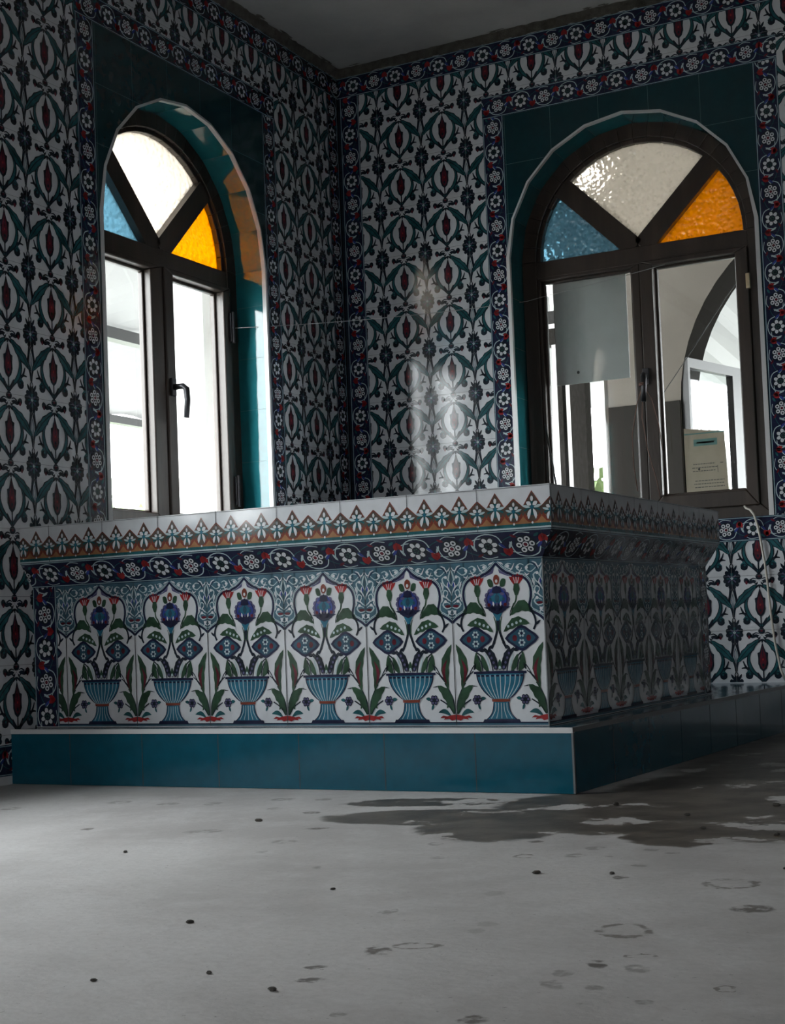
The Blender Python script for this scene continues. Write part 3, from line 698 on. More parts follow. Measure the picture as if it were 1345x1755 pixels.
def wall_shell(mb, surf, s0, s1, t0, t1, wins, thick=.25, back='wall_render'):
    """front face pieces: white base where plain, teal panel round each opening; reveals; back"""
    def q(a, b_, c, d_, mat, h=0.):
        if b_-a < 1e-6 or d_-c < 1e-6: return
        p = [surf(a, c, h), surf(b_, c, h), surf(b_, d_, h), surf(a, d_, h)]
        mb.face(p if h == 0 else p[::-1], mat)
    cur = s0
    for (uc, z0, zb, a, b_, d_) in sorted(wins, key=lambda k: k[0]):
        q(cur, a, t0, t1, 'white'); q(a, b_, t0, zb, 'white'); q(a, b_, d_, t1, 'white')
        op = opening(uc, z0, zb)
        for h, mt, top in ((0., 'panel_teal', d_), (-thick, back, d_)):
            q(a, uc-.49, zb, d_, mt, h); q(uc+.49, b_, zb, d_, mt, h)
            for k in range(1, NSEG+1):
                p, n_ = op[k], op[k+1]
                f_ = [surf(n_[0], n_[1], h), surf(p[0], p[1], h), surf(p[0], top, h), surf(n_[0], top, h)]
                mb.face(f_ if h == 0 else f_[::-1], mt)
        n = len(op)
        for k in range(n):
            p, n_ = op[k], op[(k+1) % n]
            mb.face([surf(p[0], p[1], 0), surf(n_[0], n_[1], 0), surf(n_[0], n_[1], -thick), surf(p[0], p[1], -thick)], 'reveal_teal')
        # reveal joints
        g = .0007
        for k in range(1, NSEG+1):
            p, n_ = op[k], op[k+1]
            nx, nz = (uc-p[0]), (z0-p[1]); l = math.hypot(nx, nz); nx, nz = nx/l*.0004, nz/l*.0004
            tx, tz = (n_[0]-p[0]), (n_[1]-p[1]); l = math.hypot(tx, tz); tx, tz = tx/l*.001, tz/l*.001
            mb.face([surf(p[0]+nx, p[1]+nz, 0), surf(p[0]+nx+tx, p[1]+nz+tz, 0), surf(p[0]+nx+tx, p[1]+nz+tz, -.13), surf(p[0]+nx, p[1]+nz, -.13)], 'grout_teal')
        z = zb + .14
        while z < z0-.02:
            for sg in (1, -1):
                x = uc + sg*(.49-.0004)
                mb.face([surf(x, z, 0), surf(x, z+.0012, 0), surf(x, z+.0012, -.13), surf(x, z, -.13)], 'grout_teal')
            z += .2
        # panel joints
        def inside(x, z_):
            return (abs(x-uc) < .492 and z_ < z0) or math.hypot(x-uc, z_-z0) < .492
        for x in [a+.2*k for k in range(1, 5)] + [a+.006]:
            zt = d_
            zl = z0 + math.sqrt(max(0, .492**2-(x-uc)**2)) if abs(x-uc) < .492 else zb
            mb.face([surf(x-g, zl, LAY*4), surf(x+g, zl, LAY*4), surf(x+g, zt, LAY*4), surf(x-g, zt, LAY*4)], 'grout_teal')
        for z_ in (d_-.2, d_-.4):
            w_ = math.sqrt(max(0, .492**2-(z_-z0)**2)) if z_ > z0 else .492
            for x0_, x1_ in ((a, uc-w_), (uc+w_, b_)):
                if x1_ > x0_: mb.face([surf(x0_, z_-g, LAY*4), surf(x1_, z_-g, LAY*4), surf(x1_, z_+g, LAY*4), surf(x0_, z_+g, LAY*4)], 'grout_teal')
        # back face above/below
        q(cur, a, t0, t1, back, -thick); q(a, b_, t0, zb, back, -thick); q(a, b_, d_, t1, back, -thick)
        cur = b_
    q(cur, s1, t0, t1, 'white'); q(cur, s1, t0, t1, back, -thick)
    for (a, b_) in ((s0, s0), (s1, s1)):
        mb.face([surf(a, t0, 0), surf(a, t0, -thick), surf(a, t1, -thick), surf(a, t1, 0)], back)
    mb.face([surf(s0, t1, 0), surf(s1, t1, 0), surf(s1, t1, -thick), surf(s0, t1, -thick)], back)
    mb.face([surf(s0, t0, 0), surf(s1, t0, 0), surf(s1, t0, -thick), surf(s0, t0, -thick)], back)

# ------------------------------------------------------------------ room
HC = 2.785
XR, YB = 6.2, -8.2
# windows: centre, spring height, sill, panel left, panel right, panel top
WRt = [(1.248, 1.866, .765, .755, 1.756, 2.442)]
WLt = [(-1.122, 1.802, .725, -1.632, -.612, 2.418), (-3.28, 1.802, .725, -3.79, -2.77, 2.418)]
ADDED_DOOR = (2.45, 2.90, 2.15)      # unseen opening added to the back wall, width set for its daylight

mb = MB()
wall_shell(mb, WR, 0, XR, 0, 2.755, WRt)
ballR, ballz = .287, 1.143
fr = .1576
fill_field(mb, WR, .102, .665, fr, 2.66, ballR, ballz)
fill_field(mb, WR, .665, 1.846, fr, .675, ballR, ballz)
fill_field(mb, WR, .665, 1.846, 2.532, 2.66, ballR, ballz)
fill_field(mb, WR, 1.846, 3.2, fr, 2.66, ballR, ballz)
border_v(mb, WR, .011, fr, 2.66, .05)
mb.face([WR(0, fr, LAY), WR(.011, fr, LAY), WR(.011, 2.755, LAY), WR(0, 2.755, LAY)], 'ink')
border_h(mb, WR, 0, XR, 2.66, .03)
frame_border(mb, WR, .755, 1.756, .765, 2.442)
struct(mb.obj('wall_right'))

mb = MB()
wall_shell(mb, WL, YB, 0, 0, 2.755, WLt)
ballL = -1.874
fill_field(mb, WL, -.512-.01, -.095, fr, 2.66, ballL+.0, ballz-.005)
fill_field(mb, WL, -1.722, -.522, .4, .635, ballL, ballz-.005)
fill_field(mb, WL, -1.722, -.522, 2.508, 2.66, ballL, ballz-.005)
fill_field(mb, WL, -2.68, -1.722, .118, 2.66, ballL, ballz-.005)
border_v(mb, WL, -.100, fr, 2.66, .05)
mb.face([WL(-.010, fr, LAY), WL(0, fr, LAY), WL(0, 2.755, LAY), WL(-.010, 2.755, LAY)], 'ink')
border_h(mb, WL, YB, -.0, 2.66, .03)
border_h(mb, WL, -2.68, -2.0, .025, -2.13)
frame_border(mb, WL, -1.632, -.612, .725, 2.418)
struct(mb.obj('wall_left'))

# far walls of the room, plain plastered and tiled low, behind and beside the camera
def plain_wall(name, surf, s0, s1, mat='wall_render'):
    mb = MB()
    o = [surf(s0, 0, 0), surf(s1, 0, 0), surf(s1, HC, 0), surf(s0, HC, 0)]
    b_ = [surf(s0, 0, -.2), surf(s1, 0, -.2), surf(s1, HC, -.2), surf(s0, HC, -.2)]
    mb.hexa([b_[0], b_[1], o[1], o[0], b_[3], b_[2], o[2], o[3]], mat)
    struct(mb.obj(name))
mb = MB()
mb.box((-.25, YB-.2, 0), (ADDED_DOOR[0], YB, HC), 'wall_render'); mb.box((ADDED_DOOR[1], YB-.2, 0), (XR+.2, YB, HC), 'wall_render'); mb.box((ADDED_DOOR[0], YB-.2, ADDED_DOOR[2]), (ADDED_DOOR[1], YB, HC), 'wall_render')
struct(mb.obj('wall_back'))
plain_wall('wall_east', Surf((XR, 0, 0), (0, -1, 0), (0, 0, 1)), 0, -YB)

# floor: screed with stains as shallow irregular patches
def blob(cx, cy, rx, ry, rot=0, n=26, jag=.22, seed=0):
    rd = random.Random(seed); ph = [rd.uniform(0, 6.28) for _ in range(6)]; o = []
    for i in range(n):
        a = 2*math.pi*i/n
        k = 1 + jag*(.5*math.sin(2*a+ph[0]) + .4*math.sin(3*a+ph[1]) + .35*math.sin(5*a+ph[2]) + .3*math.sin(8*a+ph[3])) + rd.uniform(-.5, .5)*jag
        x, y = rx*k*math.cos(a), ry*k*math.sin(a)
        o.append((cx + x*math.cos(rot)-y*math.sin(rot), cy + x*math.sin(rot)+y*math.cos(rot)))
    return o
mb = MB()
mb.box((-.25, YB-.2, -.12), (XR+.2, .25, 0), 'concrete')
struct(mb.obj('floor'))

mb = MB(); mb.box((-.25, YB-.2, HC), (XR+.2, .25, HC+.2), 'ceiling_paint')
rd = random.Random(5)
for i in range(26):                                   # smears of plaster on the ceiling edge
    if rd.random() < .5: cx, cy_, rt_ = rd.uniform(.1, 2.2), -rd.uniform(.0, .03), 0
    else: cx, cy_, rt_ = rd.uniform(.0, .03), -rd.uniform(.1, 1.3), 1.57
    pts = blob(cx, cy_, rd.uniform(.015, .05), rd.uniform(.003, .010), rt_, 14, .4, i+200)
    for tri in tessellate_polygon([[Vector((x, y, 0)) for x, y in pts]]):
        a = [pts[j] for j in tri]; ar = sum(a[j-1][0]*a[j][1]-a[j][0]*a[j-1][1] for j in range(3))
        if ar > 0: a = a[::-1]
        mb.face([(x, y, HC-.001) for x, y in a], 'raw_plaster')
struct(mb.obj('ceiling'))

# rough plaster fillet between the top border and the ceiling
def fillet(name, surf, s0, s1, seed, d0):
    rd = random.Random(seed); mb = MB(); n = int((s1-s0)/.02); rows = []
    for i in range(n+1):
        s_ = s0 + (s1-s0)*i/n; j = rd.uniform(-.003, .003)
        rows.append([surf(s_, 2.750+j, .0), surf(s_, 2.752+j, .006+rd.uniform(0, .002)), surf(s_, HC-.004, d0+rd.uniform(-.004, .004)), surf(s_, HC+.001, d0+.004+rd.uniform(-.004, .006)), surf(s_, HC+.001, -.05)])
    for i in range(n):
        for k in range(4): mb.face([rows[i][k], rows[i+1][k], rows[i+1][k+1], rows[i][k+1]], 'raw_plaster')
    return struct(mb.obj(name))
fillet('trim_1', WR, 0, XR, 1, .008)
fillet('trim_2', WL, YB, 0, 2, .016)

# white edge strips round the arched openings
def arch_trim(name, surf, uc, z0, zb):
    mb = MB(); op = opening(uc, z0, zb, .4885); ou = opening(uc, z0, zb, .4975); ou[0] = (uc+.506, zb); ou[1] = (uc+.503, z0); ou[-1] = (uc-.506, zb); ou[-2] = (uc-.503, z0)
    for k in range(len(op)-1):
        a, b_, c, d_ = op[k], op[k+1], ou[k+1], ou[k]
        g = .004 if 0 < k < len(op)-2 else .0
        p = [surf(a[0], a[1], -.012), surf(b_[0], b_[1], -.012), surf(c[0], c[1], .0006), surf(d_[0], d_[1], .0006),
             surf(a[0], a[1], .005), surf(b_[0], b_[1], .005), surf(c[0], c[1], .003), surf(d_[0], d_[1], .003)]
        mb.hexa(p, 'white_trim')
    return struct(mb.obj(name))

# ------------------------------------------------------------------ windows
def ring_prism(mb, surf, outer, inner, h0, h1, mat, closed=True):
    n = len(outer); rg = range(n) if closed else range(n-1)
    for k in rg:
        a, b_, c, d_ = outer[k], outer[(k+1) % n], inner[(k+1) % n], inner[k]
        mb.hexa([surf(*a, h0), surf(*b_, h0), surf(*c, h0), surf(*d_, h0), surf(*a, h1), surf(*b_, h1), surf(*c, h1), surf(*d_, h1)], mat)
def prism(mb, surf, pts, h0, h1, mat):
    n = len(pts)
    for h, rev in ((h0, True), (h1, False)):
        for tri in tessellate_polygon([[Vector((x, y, 0)) for x, y in pts]]):
            a = [pts[i] for i in tri]; ar = sum(a[i-1][0]*a[i][1]-a[i][0]*a[i-1][1] for i in range(3))
            if (ar < 0) != rev: a = a[::-1]
            mb.face([surf(x, y, h) for x, y in a], mat)
    for k in range(n):
        a, b_ = pts[k], pts[(k+1) % n]
        mb.face([surf(*a, h0), surf(*b_, h0), surf(*b_, h1), surf(*a, h1)], mat)
def rbox(mb, surf, s0, s1, t0, t1, h0, h1, mat):
    mb.hexa([surf(s0, t0, h0), surf(s1, t0, h0), surf(s1, t1, h0), surf(s0, t1, h0), surf(s0, t0, h1), surf(s1, t0, h1), surf(s1, t1, h1), surf(s0, t1, h1)], mat)
def arc(uc, z0, r, a0, a1, n=10): return [(uc+r*math.cos(a0+(a1-a0)*k/n), z0+r*math.sin(a0+(a1-a0)*k/n)) for k in range(n+1)]

def window(name, surf, uc, z0, zb, gb, left_sash, detail=True):
    root = empty(name, surf(uc, zb, -.16)); struct(root)
    inv = Matrix.Translation(-root.location)
    def add(mb_, nm, parent=None, bev=0., sm=False):
        o = mb_.obj(nm, root, sm)
        if bev: bevel(o, bev)
        o.matrix_parent_inverse = inv
        if parent:
            o.parent = parent; o.matrix_parent_inverse = Matrix.Identity(4)
        return o
    H0, H1, HG = -.188, -.130, -.166
    n = 24; r0, r1 = .4895, .415
    out = [(uc+r0, zb)] + arc(uc, z0, r0, 0, math.pi, n) + [(uc-r0, zb)]
    inn = [(uc+.428, zb+.055)] + arc(uc, z0, .428, 0, math.pi, n) + [(uc-.428, zb+.055)]
    inn2 = [(uc+r1, zb+.055)] + arc(uc, z0, r1, 0, math.pi, n) + [(uc-r1, zb+.055)]
    f = MB(); ring_prism(f, surf, out, inn, H0, H1, 'wood')
    k0 = 1
    ring_prism(f, surf, arc(uc, z0, .43, 0, math.pi, n), arc(uc, z0, .411, 0, math.pi, n), HG-.012, -.142, 'wood', False)
    add(f, 'frame', bev=.003)
    f = MB(); rbox(f, surf, uc-.43, uc+.43, z0-.072, z0-.002, H0, H1-.003, 'wood'); add(f, 'transom', bev=.004)
    cz = z0-.020
    for g in (-1, 1):                                               # diagonal glazing bars
        f = MB(); ww = .040; d_ = (g*math.cos(R(45)), math.sin(R(45))); nn = (-d_[1], d_[0])
        p = [(uc+nn[0]*ww+d_[0]*.02, cz+nn[1]*ww+d_[1]*.02), (uc-nn[0]*ww+d_[0]*.02, cz-nn[1]*ww+d_[1]*.02), (uc-nn[0]*ww+d_[0]*.43, cz-nn[1]*ww+d_[1]*.43), (uc+nn[0]*ww+d_[0]*.43, cz+nn[1]*ww+d_[1]*.43)]
        prism(f, surf, p, H0+.004, H1-.005, 'wood'); add(f, 'glazing_bar', bev=.004)
    for nm, mt, a0, a1 in (('blue_pane', 'glass_blue', math.pi*.75, math.pi), ('white_pane', 'glass_white', math.pi*.25, math.pi*.75), ('amber_pane', 'glass_amber', 0, math.pi*.25)):
        f = MB(); prism(f, surf, [(uc, z0-.010)] + arc(uc, z0-.010, .423, a0, a1, 10), HG-.002, HG+.002, mt)
        o = add(f, nm); o['label'] = {'b': 'pale blue hammered glass', 'w': 'white hammered glass', 'a': 'amber orange hammered glass'}[nm[0]]
    # right opening sash
    zt = z0-.072
    s0_, s1_ = uc+.004, uc+.428
    gl, gr, gt = uc+.056, uc+.380, z0-.088
    def sash(nm, a, b_, c, d_, ga, gb_, gc, gd, h1=-.118):
        f = MB(); ring_prism(f, surf, [(a, c), (b_, c), (b_, d_), (a, d_)], [(ga, gc), (gb_, gc), (gb_, gd), (ga, gd)], H0+.006, h1, 'wood')
        ring_prism(f, surf, [(ga-.002, gc-.002), (gb_+.002, gc-.002), (gb_+.002, gd+.002), (ga-.002, gd+.002)], [(ga+.010, gc+.010), (gb_-.010, gc+.010), (gb_-.010, gd-.010), (ga+.010, gd-.010)], HG-.010, HG+.012, 'wood')
        s_ = add(f, nm, bev=.004)
        f = MB(); rbox(f, surf, ga, gb_, gc, gd, HG-.002, HG+.002, 'glass'); add(f, 'glass_pane', s_)
        return s_
    sr = sash('sash', s0_, s1_, zb+.050, zt+.004, gl, gr, gb, gt)
    if left_sash: sash('sash', uc-.428, uc-.001, zb+.050, zt+.004, uc-.380, uc-.070, gb, gt, -.124)
    else: sash('sash', uc-.428, uc-.001, zb+.050, zt+.004, uc-.412, uc-.034, gb-.01, gt+.005, -.134)
    return root, sr, add

def lever(surf, add, sr, u, z, drop):
    f = MB(); rbox(f, surf, u-.013, u+.013, z-.032, z+.032, -.119, -.108, 'steel_dark')
    hd = add(f, 'handle', sr, bev=.002)
    f = MB()
    f.tube([surf(u, z, -.110), surf(u+.002, z, -.072), surf(u+.006, z-.010, -.062), surf(u+.006, z-.05, -.058), surf(u+.002, z-drop, -.062)], [.011, .011, .012, .011, .010], 'steel_dark', 8)
    o = f.obj('lever', hd, True); o.matrix_parent_inverse = Matrix.Identity(4)
    return hd

rootL, srL, addL = window('window_1', WL, -1.122, 1.802, .725, .843, True)
rootR, srR, addR = window('window_2', WR, 1.248, 1.866, .765, .875, False)
lever(WL, addL, srL, -1.092, 1.300, .115)
lever(WR, addR, srR, 1.262, 1.345, .105)
for z in (1.58, .95):
    f = MB(); rbox(f, WL, -.712, -.690, z-.055, z+.055, -.13, -.108, 'steel_dark'); f.tube([WL(-.700, z-.06, -.106), WL(-.700, z+.06, -.106)], .007, 'steel_dark'); addL(f, 'hinge')
f = MB(); rbox(f, WR, 1.668, 1.684, 1.632, 1.690, -.121, -.104, 'brass'); addR(f, 'latch', bev=.002)
for i, (uc, z0, zb, a, b_, d_) in enumerate(WLt[1:]): window('window_%d' % (i+3), WL, uc, z0, zb, .843, True)
arch_trim('trim_3', WR, 1.248, 1.866, .765); arch_trim('trim_4', WL, -1.122, 1.802, .725)
for uc in (-1.122, -3.28): portal('window_portal', (-.27, uc, 1.5), (0, R(-90), 0), 1.6, 1.0)
portal('added_door_portal', (2.65, YB-.22, 1.08), (R(90), 0, 0), .45, 2.15)
for uc in (1.248,): portal('window_portal', (uc, .27, 1.5), (R(-90), 0, 0), 1.0, 1.6)

# ------------------------------------------------------------------ teal step
h4 = .1576
mb = MB()
fp = [(.0005, -2.1028), (1.7173, -2.0803), (1.8403, -.0005), (.0005, -.0005)]
mb.hexa([(x, y, .001) for x, y in fp] + [(x, y, h4-.003) for x, y in fp], 'step_teal')
SF = Surf((0, -2.1028, 0), (1.7173, .0225, 0), (0, 0, 1)); LF = math.hypot(1.7173, .0225)
SS = Surf((1.7173, -2.0803, 0), (.123, 2.0798, 0), (0, 0, 1)); LS = math.hypot(.123, 2.0798)
for k in range(7):
    s_ = LF - .253 - .25*k
    if s_ > 0: mb.face([SF(s_-.0012, .003, .0004), SF(s_+.0012, .003, .0004), SF(s_+.0012, h4-.012, .0004), SF(s_-.0012, h4-.012, .0004)], 'grout_dark')
for k in range(9):
    s_ = .25 + .25*k
    if s_ < LS: mb.face([SS(s_-.0012, .003, .0004), SS(s_+.0012, .003, .0004), SS(s_+.0012, h4-.012, .0004), SS(s_-.0012, h4-.012, .0004)], 'grout_dark')
step = empty('tiled_step', (.9, -1.05, 0)); tag(step, 'low dark teal tiled step running under the patterned pulpit along the floor', 'step')
inv = Matrix.Translation(-step.location)
def kid(mb_, nm, par, sm=False, bev=0):
    o = mb_.obj(nm, par, sm); o.matrix_parent_inverse = Matrix.Translation(-par.location)
    if bev: bevel(o, bev)
    return o
kid(mb, 'step_body', step)
mb = MB(); rbox(mb, SF, 0, LF+.001, h4-.013, h4, -.012, .0016, 'white_trim'); rbox(mb, SS, -.001, LS, h4-.011, h4, -.010, .0012, 'metal_trim')
rbox(mb, SF, LF-.003, LF+.0018, .001, h4-.012, -.006, .0016, 'metal_trim')
o = kid(mb, 'edge_strip', step); o['label'] = 'pale metal strip along the top edge and corner'

# ------------------------------------------------------------------ the pulpit
pul = empty('tiled_pulpit', (.8, -1.3, h4)); tag(pul, 'box-shaped tiled pulpit with painted vases standing on the teal step in the corner', 'pulpit')
h1, h2, h3 = .7466, .6403, .5679
K, KL, KR = Vector((1.6725, -2.0409)), Vector((.0008, -2.0451)), Vector((1.7205, -.6631))
uL = (KL-K).normalized(); uR = (KR-K).normalized(); sI = .0498
Bc = K+uL*sI+uR*sI; BL = KL+uR*sI; BR = KR+uL*sI
def v3(p, z): return (p.x, p.y, z)
KB = Vector((.0008, -.6631))
# body
mb = MB(); fpb = [BL, Bc, BR, Vector((.0008, BR.y))]
mb.hexa([v3(p, h4-.002) for p in fpb] + [v3(p, h3) for p in fpb], 'white')
SB = Surf(v3(BL, h4), (Bc-BL).to_3d(), (0, 0, 1)); lB = (Bc-BL).length
SD = Surf(v3(Bc, h4), (BR-Bc).to_3d(), (0, 0, 1)); lD = (BR-Bc).length
for k in range(7):
    V.stamp(mb, SB, (lB-.125-.25*k, 0), rect(.088, lB, 0, VH))
for k in range(6):
    V.stamp(mb, SD, (.125+.25*k, 0), rect(0, lD-.075, 0, VH))
border_v(mb, SB, -.002, 0, VH, -.02, rect(0, .088, 0, VH)); border_v(mb, SD, lD-.082, 0, VH, -.02, rect(lD-.08, lD, 0, VH))
for S_, x in ((SB, lB), (SD, 0)):
    mb.face([S_(x-.0015, 0, LAY*10), S_(x+.0015, 0, LAY*10), S_(x+.0015, VH, LAY*10), S_(x-.0015, VH, LAY*10)], 'grout')
kid(mb, 'body', pul)
# sloping cornice
mb = MB()
lo = [BL, Bc, BR, Vector((.0008, BR.y))]; hi = [KL, K, KR, KB]
mb.hexa([v3(p, h3) for p in lo] + [v3(p, h2) for p in hi], 'navy')
TT = Vector((0, 0, h2-h3))
for (p0, p1, q0, q1, ph) in ((BL, Bc, KL, K, .04), (Bc, BR, K, KR, .0)):
    S3 = (p1-p0).to_3d().normalized(); a0 = Vector(v3(p0, h3)); b0 = Vector(v3(q0, h2)); b1 = Vector(v3(q1, h2))
    T3 = (b0-a0); T3 = T3 - S3*T3.dot(S3); hh = T3.length
    SC = Surf(a0, S3, T3); x0 = (b0-a0).dot(S3); x1 = (b1-a0).dot(S3); L_ = (p1-p0).length
    win = [(0, 0), (L_, 0), (x1, hh), (x0, hh)]
    sc_ = hh/BW
    Bs = Cell(.2, hh); Bs.t = [([(x, y*sc_) for x, y in a], m_, l_) for a, m_, l_ in B.t]
    i = -2
    while ph+.2*i < L_+.1:
        Bs.stamp(mb, SC, (ph+.2*i, 0), win); i += 1
kid(mb, 'cornice', pul)
# cap band with zig-zag tiles
mb = MB()
mb.hexa([v3(p, h2) for p in hi] + [v3(p, h1) for p in hi], 'white')
for (p0, p1, off) in ((KL, K, .0), (K, KR, .0)):
    L_ = (p1-p0).length; S_ = Surf(v3(p0, h2), (p1-p0).to_3d(), (0, 0, 1))
    st = (L_ if p0 is KL else 0)
    for k in range(-1, 20):
        x = st - ZP/2 - ZP*k if p0 is KL else ZP/2 + ZP*k
        Z.stamp(mb, S_, (x, 0), rect(0, L_, 0, CH))
    for k in range(0, 10):
        x = st - 2*ZP*k if p0 is KL else 2*ZP*k
        if 0 <= x <= L_: mb.face([S_(x-.0008, 0, LAY*9), S_(x+.0008, 0, LAY*9), S_(x+.0008, CH, LAY*9), S_(x-.0008, CH, LAY*9)], 'grout_dark')
    mb.face([S_(0, CH-.0035, LAY*9), S_(L_, CH-.0035, LAY*9), S_(L_, CH-.0022, LAY*9), S_(0, CH-.0022, LAY*9)], 'grout')
kid(mb, 'cap', pul)

# ------------------------------------------------------------------ small things inside
# thin wire strung from the left window to the right one
def sag(p, q, n=16, d=.01):
    P, Q = Vector(p), Vector(q)
    return [P.lerp(Q, i/n) - Vector((0, 0, d*4*(i/n)*(1-i/n))) for i in range(n+1)]
mb = MB(); mb.tube(sag((-.112, -.700, 1.578), (.783, .110, 1.706), 16, .014) + sag((.80, .112, 1.711), (1.358, .112, 1.771), 10, .003)[1:], .0011, 'wire', 6)
tag(mb.obj('string', smooth=True), 'thin pale string stretched across the corner between both windows', 'string')
# white cable hanging from the right window sill
mb = MB(); pts = [(1.640, .03, .806), (1.650, .01, .797), (1.668, -.008, .790), (1.683, -.012, .770), (1.692, -.010, .735), (1.700, -.009, .690), (1.706, -.009, .640), (1.713, -.009, .59), (1.718, -.009, .53), (1.722, -.009, .46), (1.727, -.009, .387), (1.735, -.010, .30), (1.752, -.012, .20), (1.765, -.014, .166)]
pts = [Vector(p) for p in pts]
mb.tube(pts, .0042, 'cable_white', 8)
tag(mb.obj('cable', smooth=True), 'off-white cable hanging down the tiled wall from the right window sill', 'cable')
# cord tied to the window handle
mb = MB(); c0 = WR(1.262, 1.325, -.060)
loop = [Vector((1.262+.012*math.cos(a), .058+.010*math.sin(a), 1.300+.004*a/6)) for a in [k*.6 for k in range(32)]]
mb.tube(loop, .0022, 'cord', 6)
for pts in ([(1.262, .062, 1.30), (1.235, .070, 1.24), (1.205, .085, 1.12), (1.20, .10, 1.0), (1.21, .105, .90)], [(1.265, .062, 1.30), (1.292, .072, 1.25), (1.312, .085, 1.15), (1.318, .10, 1.05)], [(1.262, .062, 1.29), (1.250, .075, 1.18), (1.262, .09, 1.06), (1.290, .10, .93), (1.30, .105, .86)]):
    mb.tube([Vector(p) for p in pts], .0020, 'cord', 6)
tag(mb.obj('cord', smooth=True), 'brown cord knotted round the right window handle with loose hanging ends', 'cord')
# dark rod leaning in the right window
mb = MB(); mb.tube([(.835, .112, 1.20), (.900, .108, .775)], .0042, 'wire_dark', 8)
tag(mb.obj('rod', smooth=True), 'thin dark rod leaning in the left pane of the right window', 'rod')

# grey sheet behind the left pane of the right window
mb = MB(); rbox(mb, WR, .862, 1.170, 1.363, 1.783, -.204, -.200, 'grey_sheet')
mb.face([WR(*p, -.1985) for p in [(.955+.006*math.cos(k*.8), 1.408+.007*math.sin(k*.8)) for k in range(8)]], 'wire_dark')
tag(mb.obj('sheet'), 'blank grey sheet fixed behind the left pane of the right window', 'sheet')
# printed notice on the sash glass
ntc = empty('notice', (1.465, .172, .875)); tag(ntc, 'cream printed notice standing at the bottom of the right window pane', 'notice')
mb = MB(); q = [(1.384, .876), (1.548, .876), (1.541, 1.112), (1.383, 1.134)]
for h0_, h1_ in ((-.176, -.1745),):
    mb.hexa([WR(*p, h0_) for p in q] + [WR(*p, h1_) for p in q], 'paper')
def ink(s0, s1, t0, t1, m_='print_ink'): mb.face([WR(s0, t0, -.1740), WR(s1, t0, -.1740), WR(s1, t1, -.1740), WR(s0, t1, -.1740)], m_)
ink(1.420, 1.512, 1.062, 1.088, 'print_teal'); ink(1.432, 1.50, 1.071, 1.078, 'paper')
ink(1.384, 1.541, 1.108, 1.113, 'print_teal')
rd = random.Random(3)
for z, a, b_ in ((.990, 1.415, 1.50), (.976, 1.410, 1.51), (.963, 1.412, 1.50), (.925, 1.42, 1.535), (.913, 1.415, 1.532), (.900, 1.418, 1.534)):
    x = a
    while x < b_:
        l_ = rd.uniform(.004, .012); ink(x, min(x+l_, b_), z, z+.0034); x += l_+.0022
ink(1.520, 1.532, .99, .9935); ink(1.509, 1.511, .955, .983)
mb.face([WR(1.437+.004*math.cos(k*.8), .972+.005*math.sin(k*.8), -.1738) for k in range(8)], 'wire_dark')
kid(mb, 'paper', ntc)

# mortar crumbs on the floor
def crumb_mesh(seed):
    rd = random.Random(seed); mb = MB(); n = 7; k = mb.mi('crumb'); rings = []
    for j, (zz, rr) in enumerate(((0, .8), (.35, 1.0), (.75, .6))):
        for i in range(n):
            a = 2*math.pi*i/n; q = rr*rd.uniform(.75, 1.2); mb.v.append((q*math.cos(a), q*.8*math.sin(a), zz))
    for j in range(2):
        for i in range(n): mb.f.append((j*n+i, j*n+(i+1) % n, (j+1)*n+(i+1) % n, (j+1)*n+i)); mb.m.append(k)
    mb.f.append(tuple(reversed(range(n)))); mb.m.append(k); mb.f.append(tuple(2*n+i for i in range(n))); mb.m.append(k)
    return mb
base = crumb_mesh(4).obj('mortar_crumb')
spots = [(1.195, -2.65, .010), (1.695, -3.611, .007), (2.021, -3.906, .007), (2.028, -3.104, .008), (2.149, -3.078, .006), (2.219, -2.211, .010), (1.876, -2.252, .010), (2.076, -2.387, .008), (1.768, -3.324, .005), (1.172, -3.087, .006), (1.785, -3.938, .005), (2.403, -2.968, .005), (2.158, -2.564, .007), (2.311, -2.616, .008), (1.90, -3.86, .005)]
where = ['by the foot of the long teal step, left part', 'alone in the open middle of the floor', 'near the bottom edge of the view', 'in front of the wet patch', 'beside a short dark streak before the wet patch', 'on the wet patch near the right wall', 'on the wet patch by the step corner', 'on the wet patch behind the pale islands', 'between faint scuffs mid floor', 'on the bright left floor', 'low in the view left of the prints', 'at the right edge beyond the ring stain', 'at the front rim of the wet patch', 'right of the wet patch rim', 'beside the smudge low in the view']
for i, (x, y, r_) in enumerate(spots):
    o = base if i == 0 else base.copy()
    if i: C.objects.link(o)
    o.location = (x, y, .0005 if x < 1.8 or y < -2.7 else .001); o.scale = (r_, r_, r_*.7); o.rotation_euler = (0, 0, i*1.3)
    tag(o, 'small dark mortar crumb ' + where[i], 'debris', 'mortar crumbs on the floor')

# ------------------------------------------------------------------ outside
mb = MB(); mb.box((-40, -30, -.4), (40, 60, -.15), 'ground')
tag(mb.obj('ground', None), 'pale ground outside beyond the windows', 'ground'); bpy.data.objects['ground']['kind'] = 'structure'
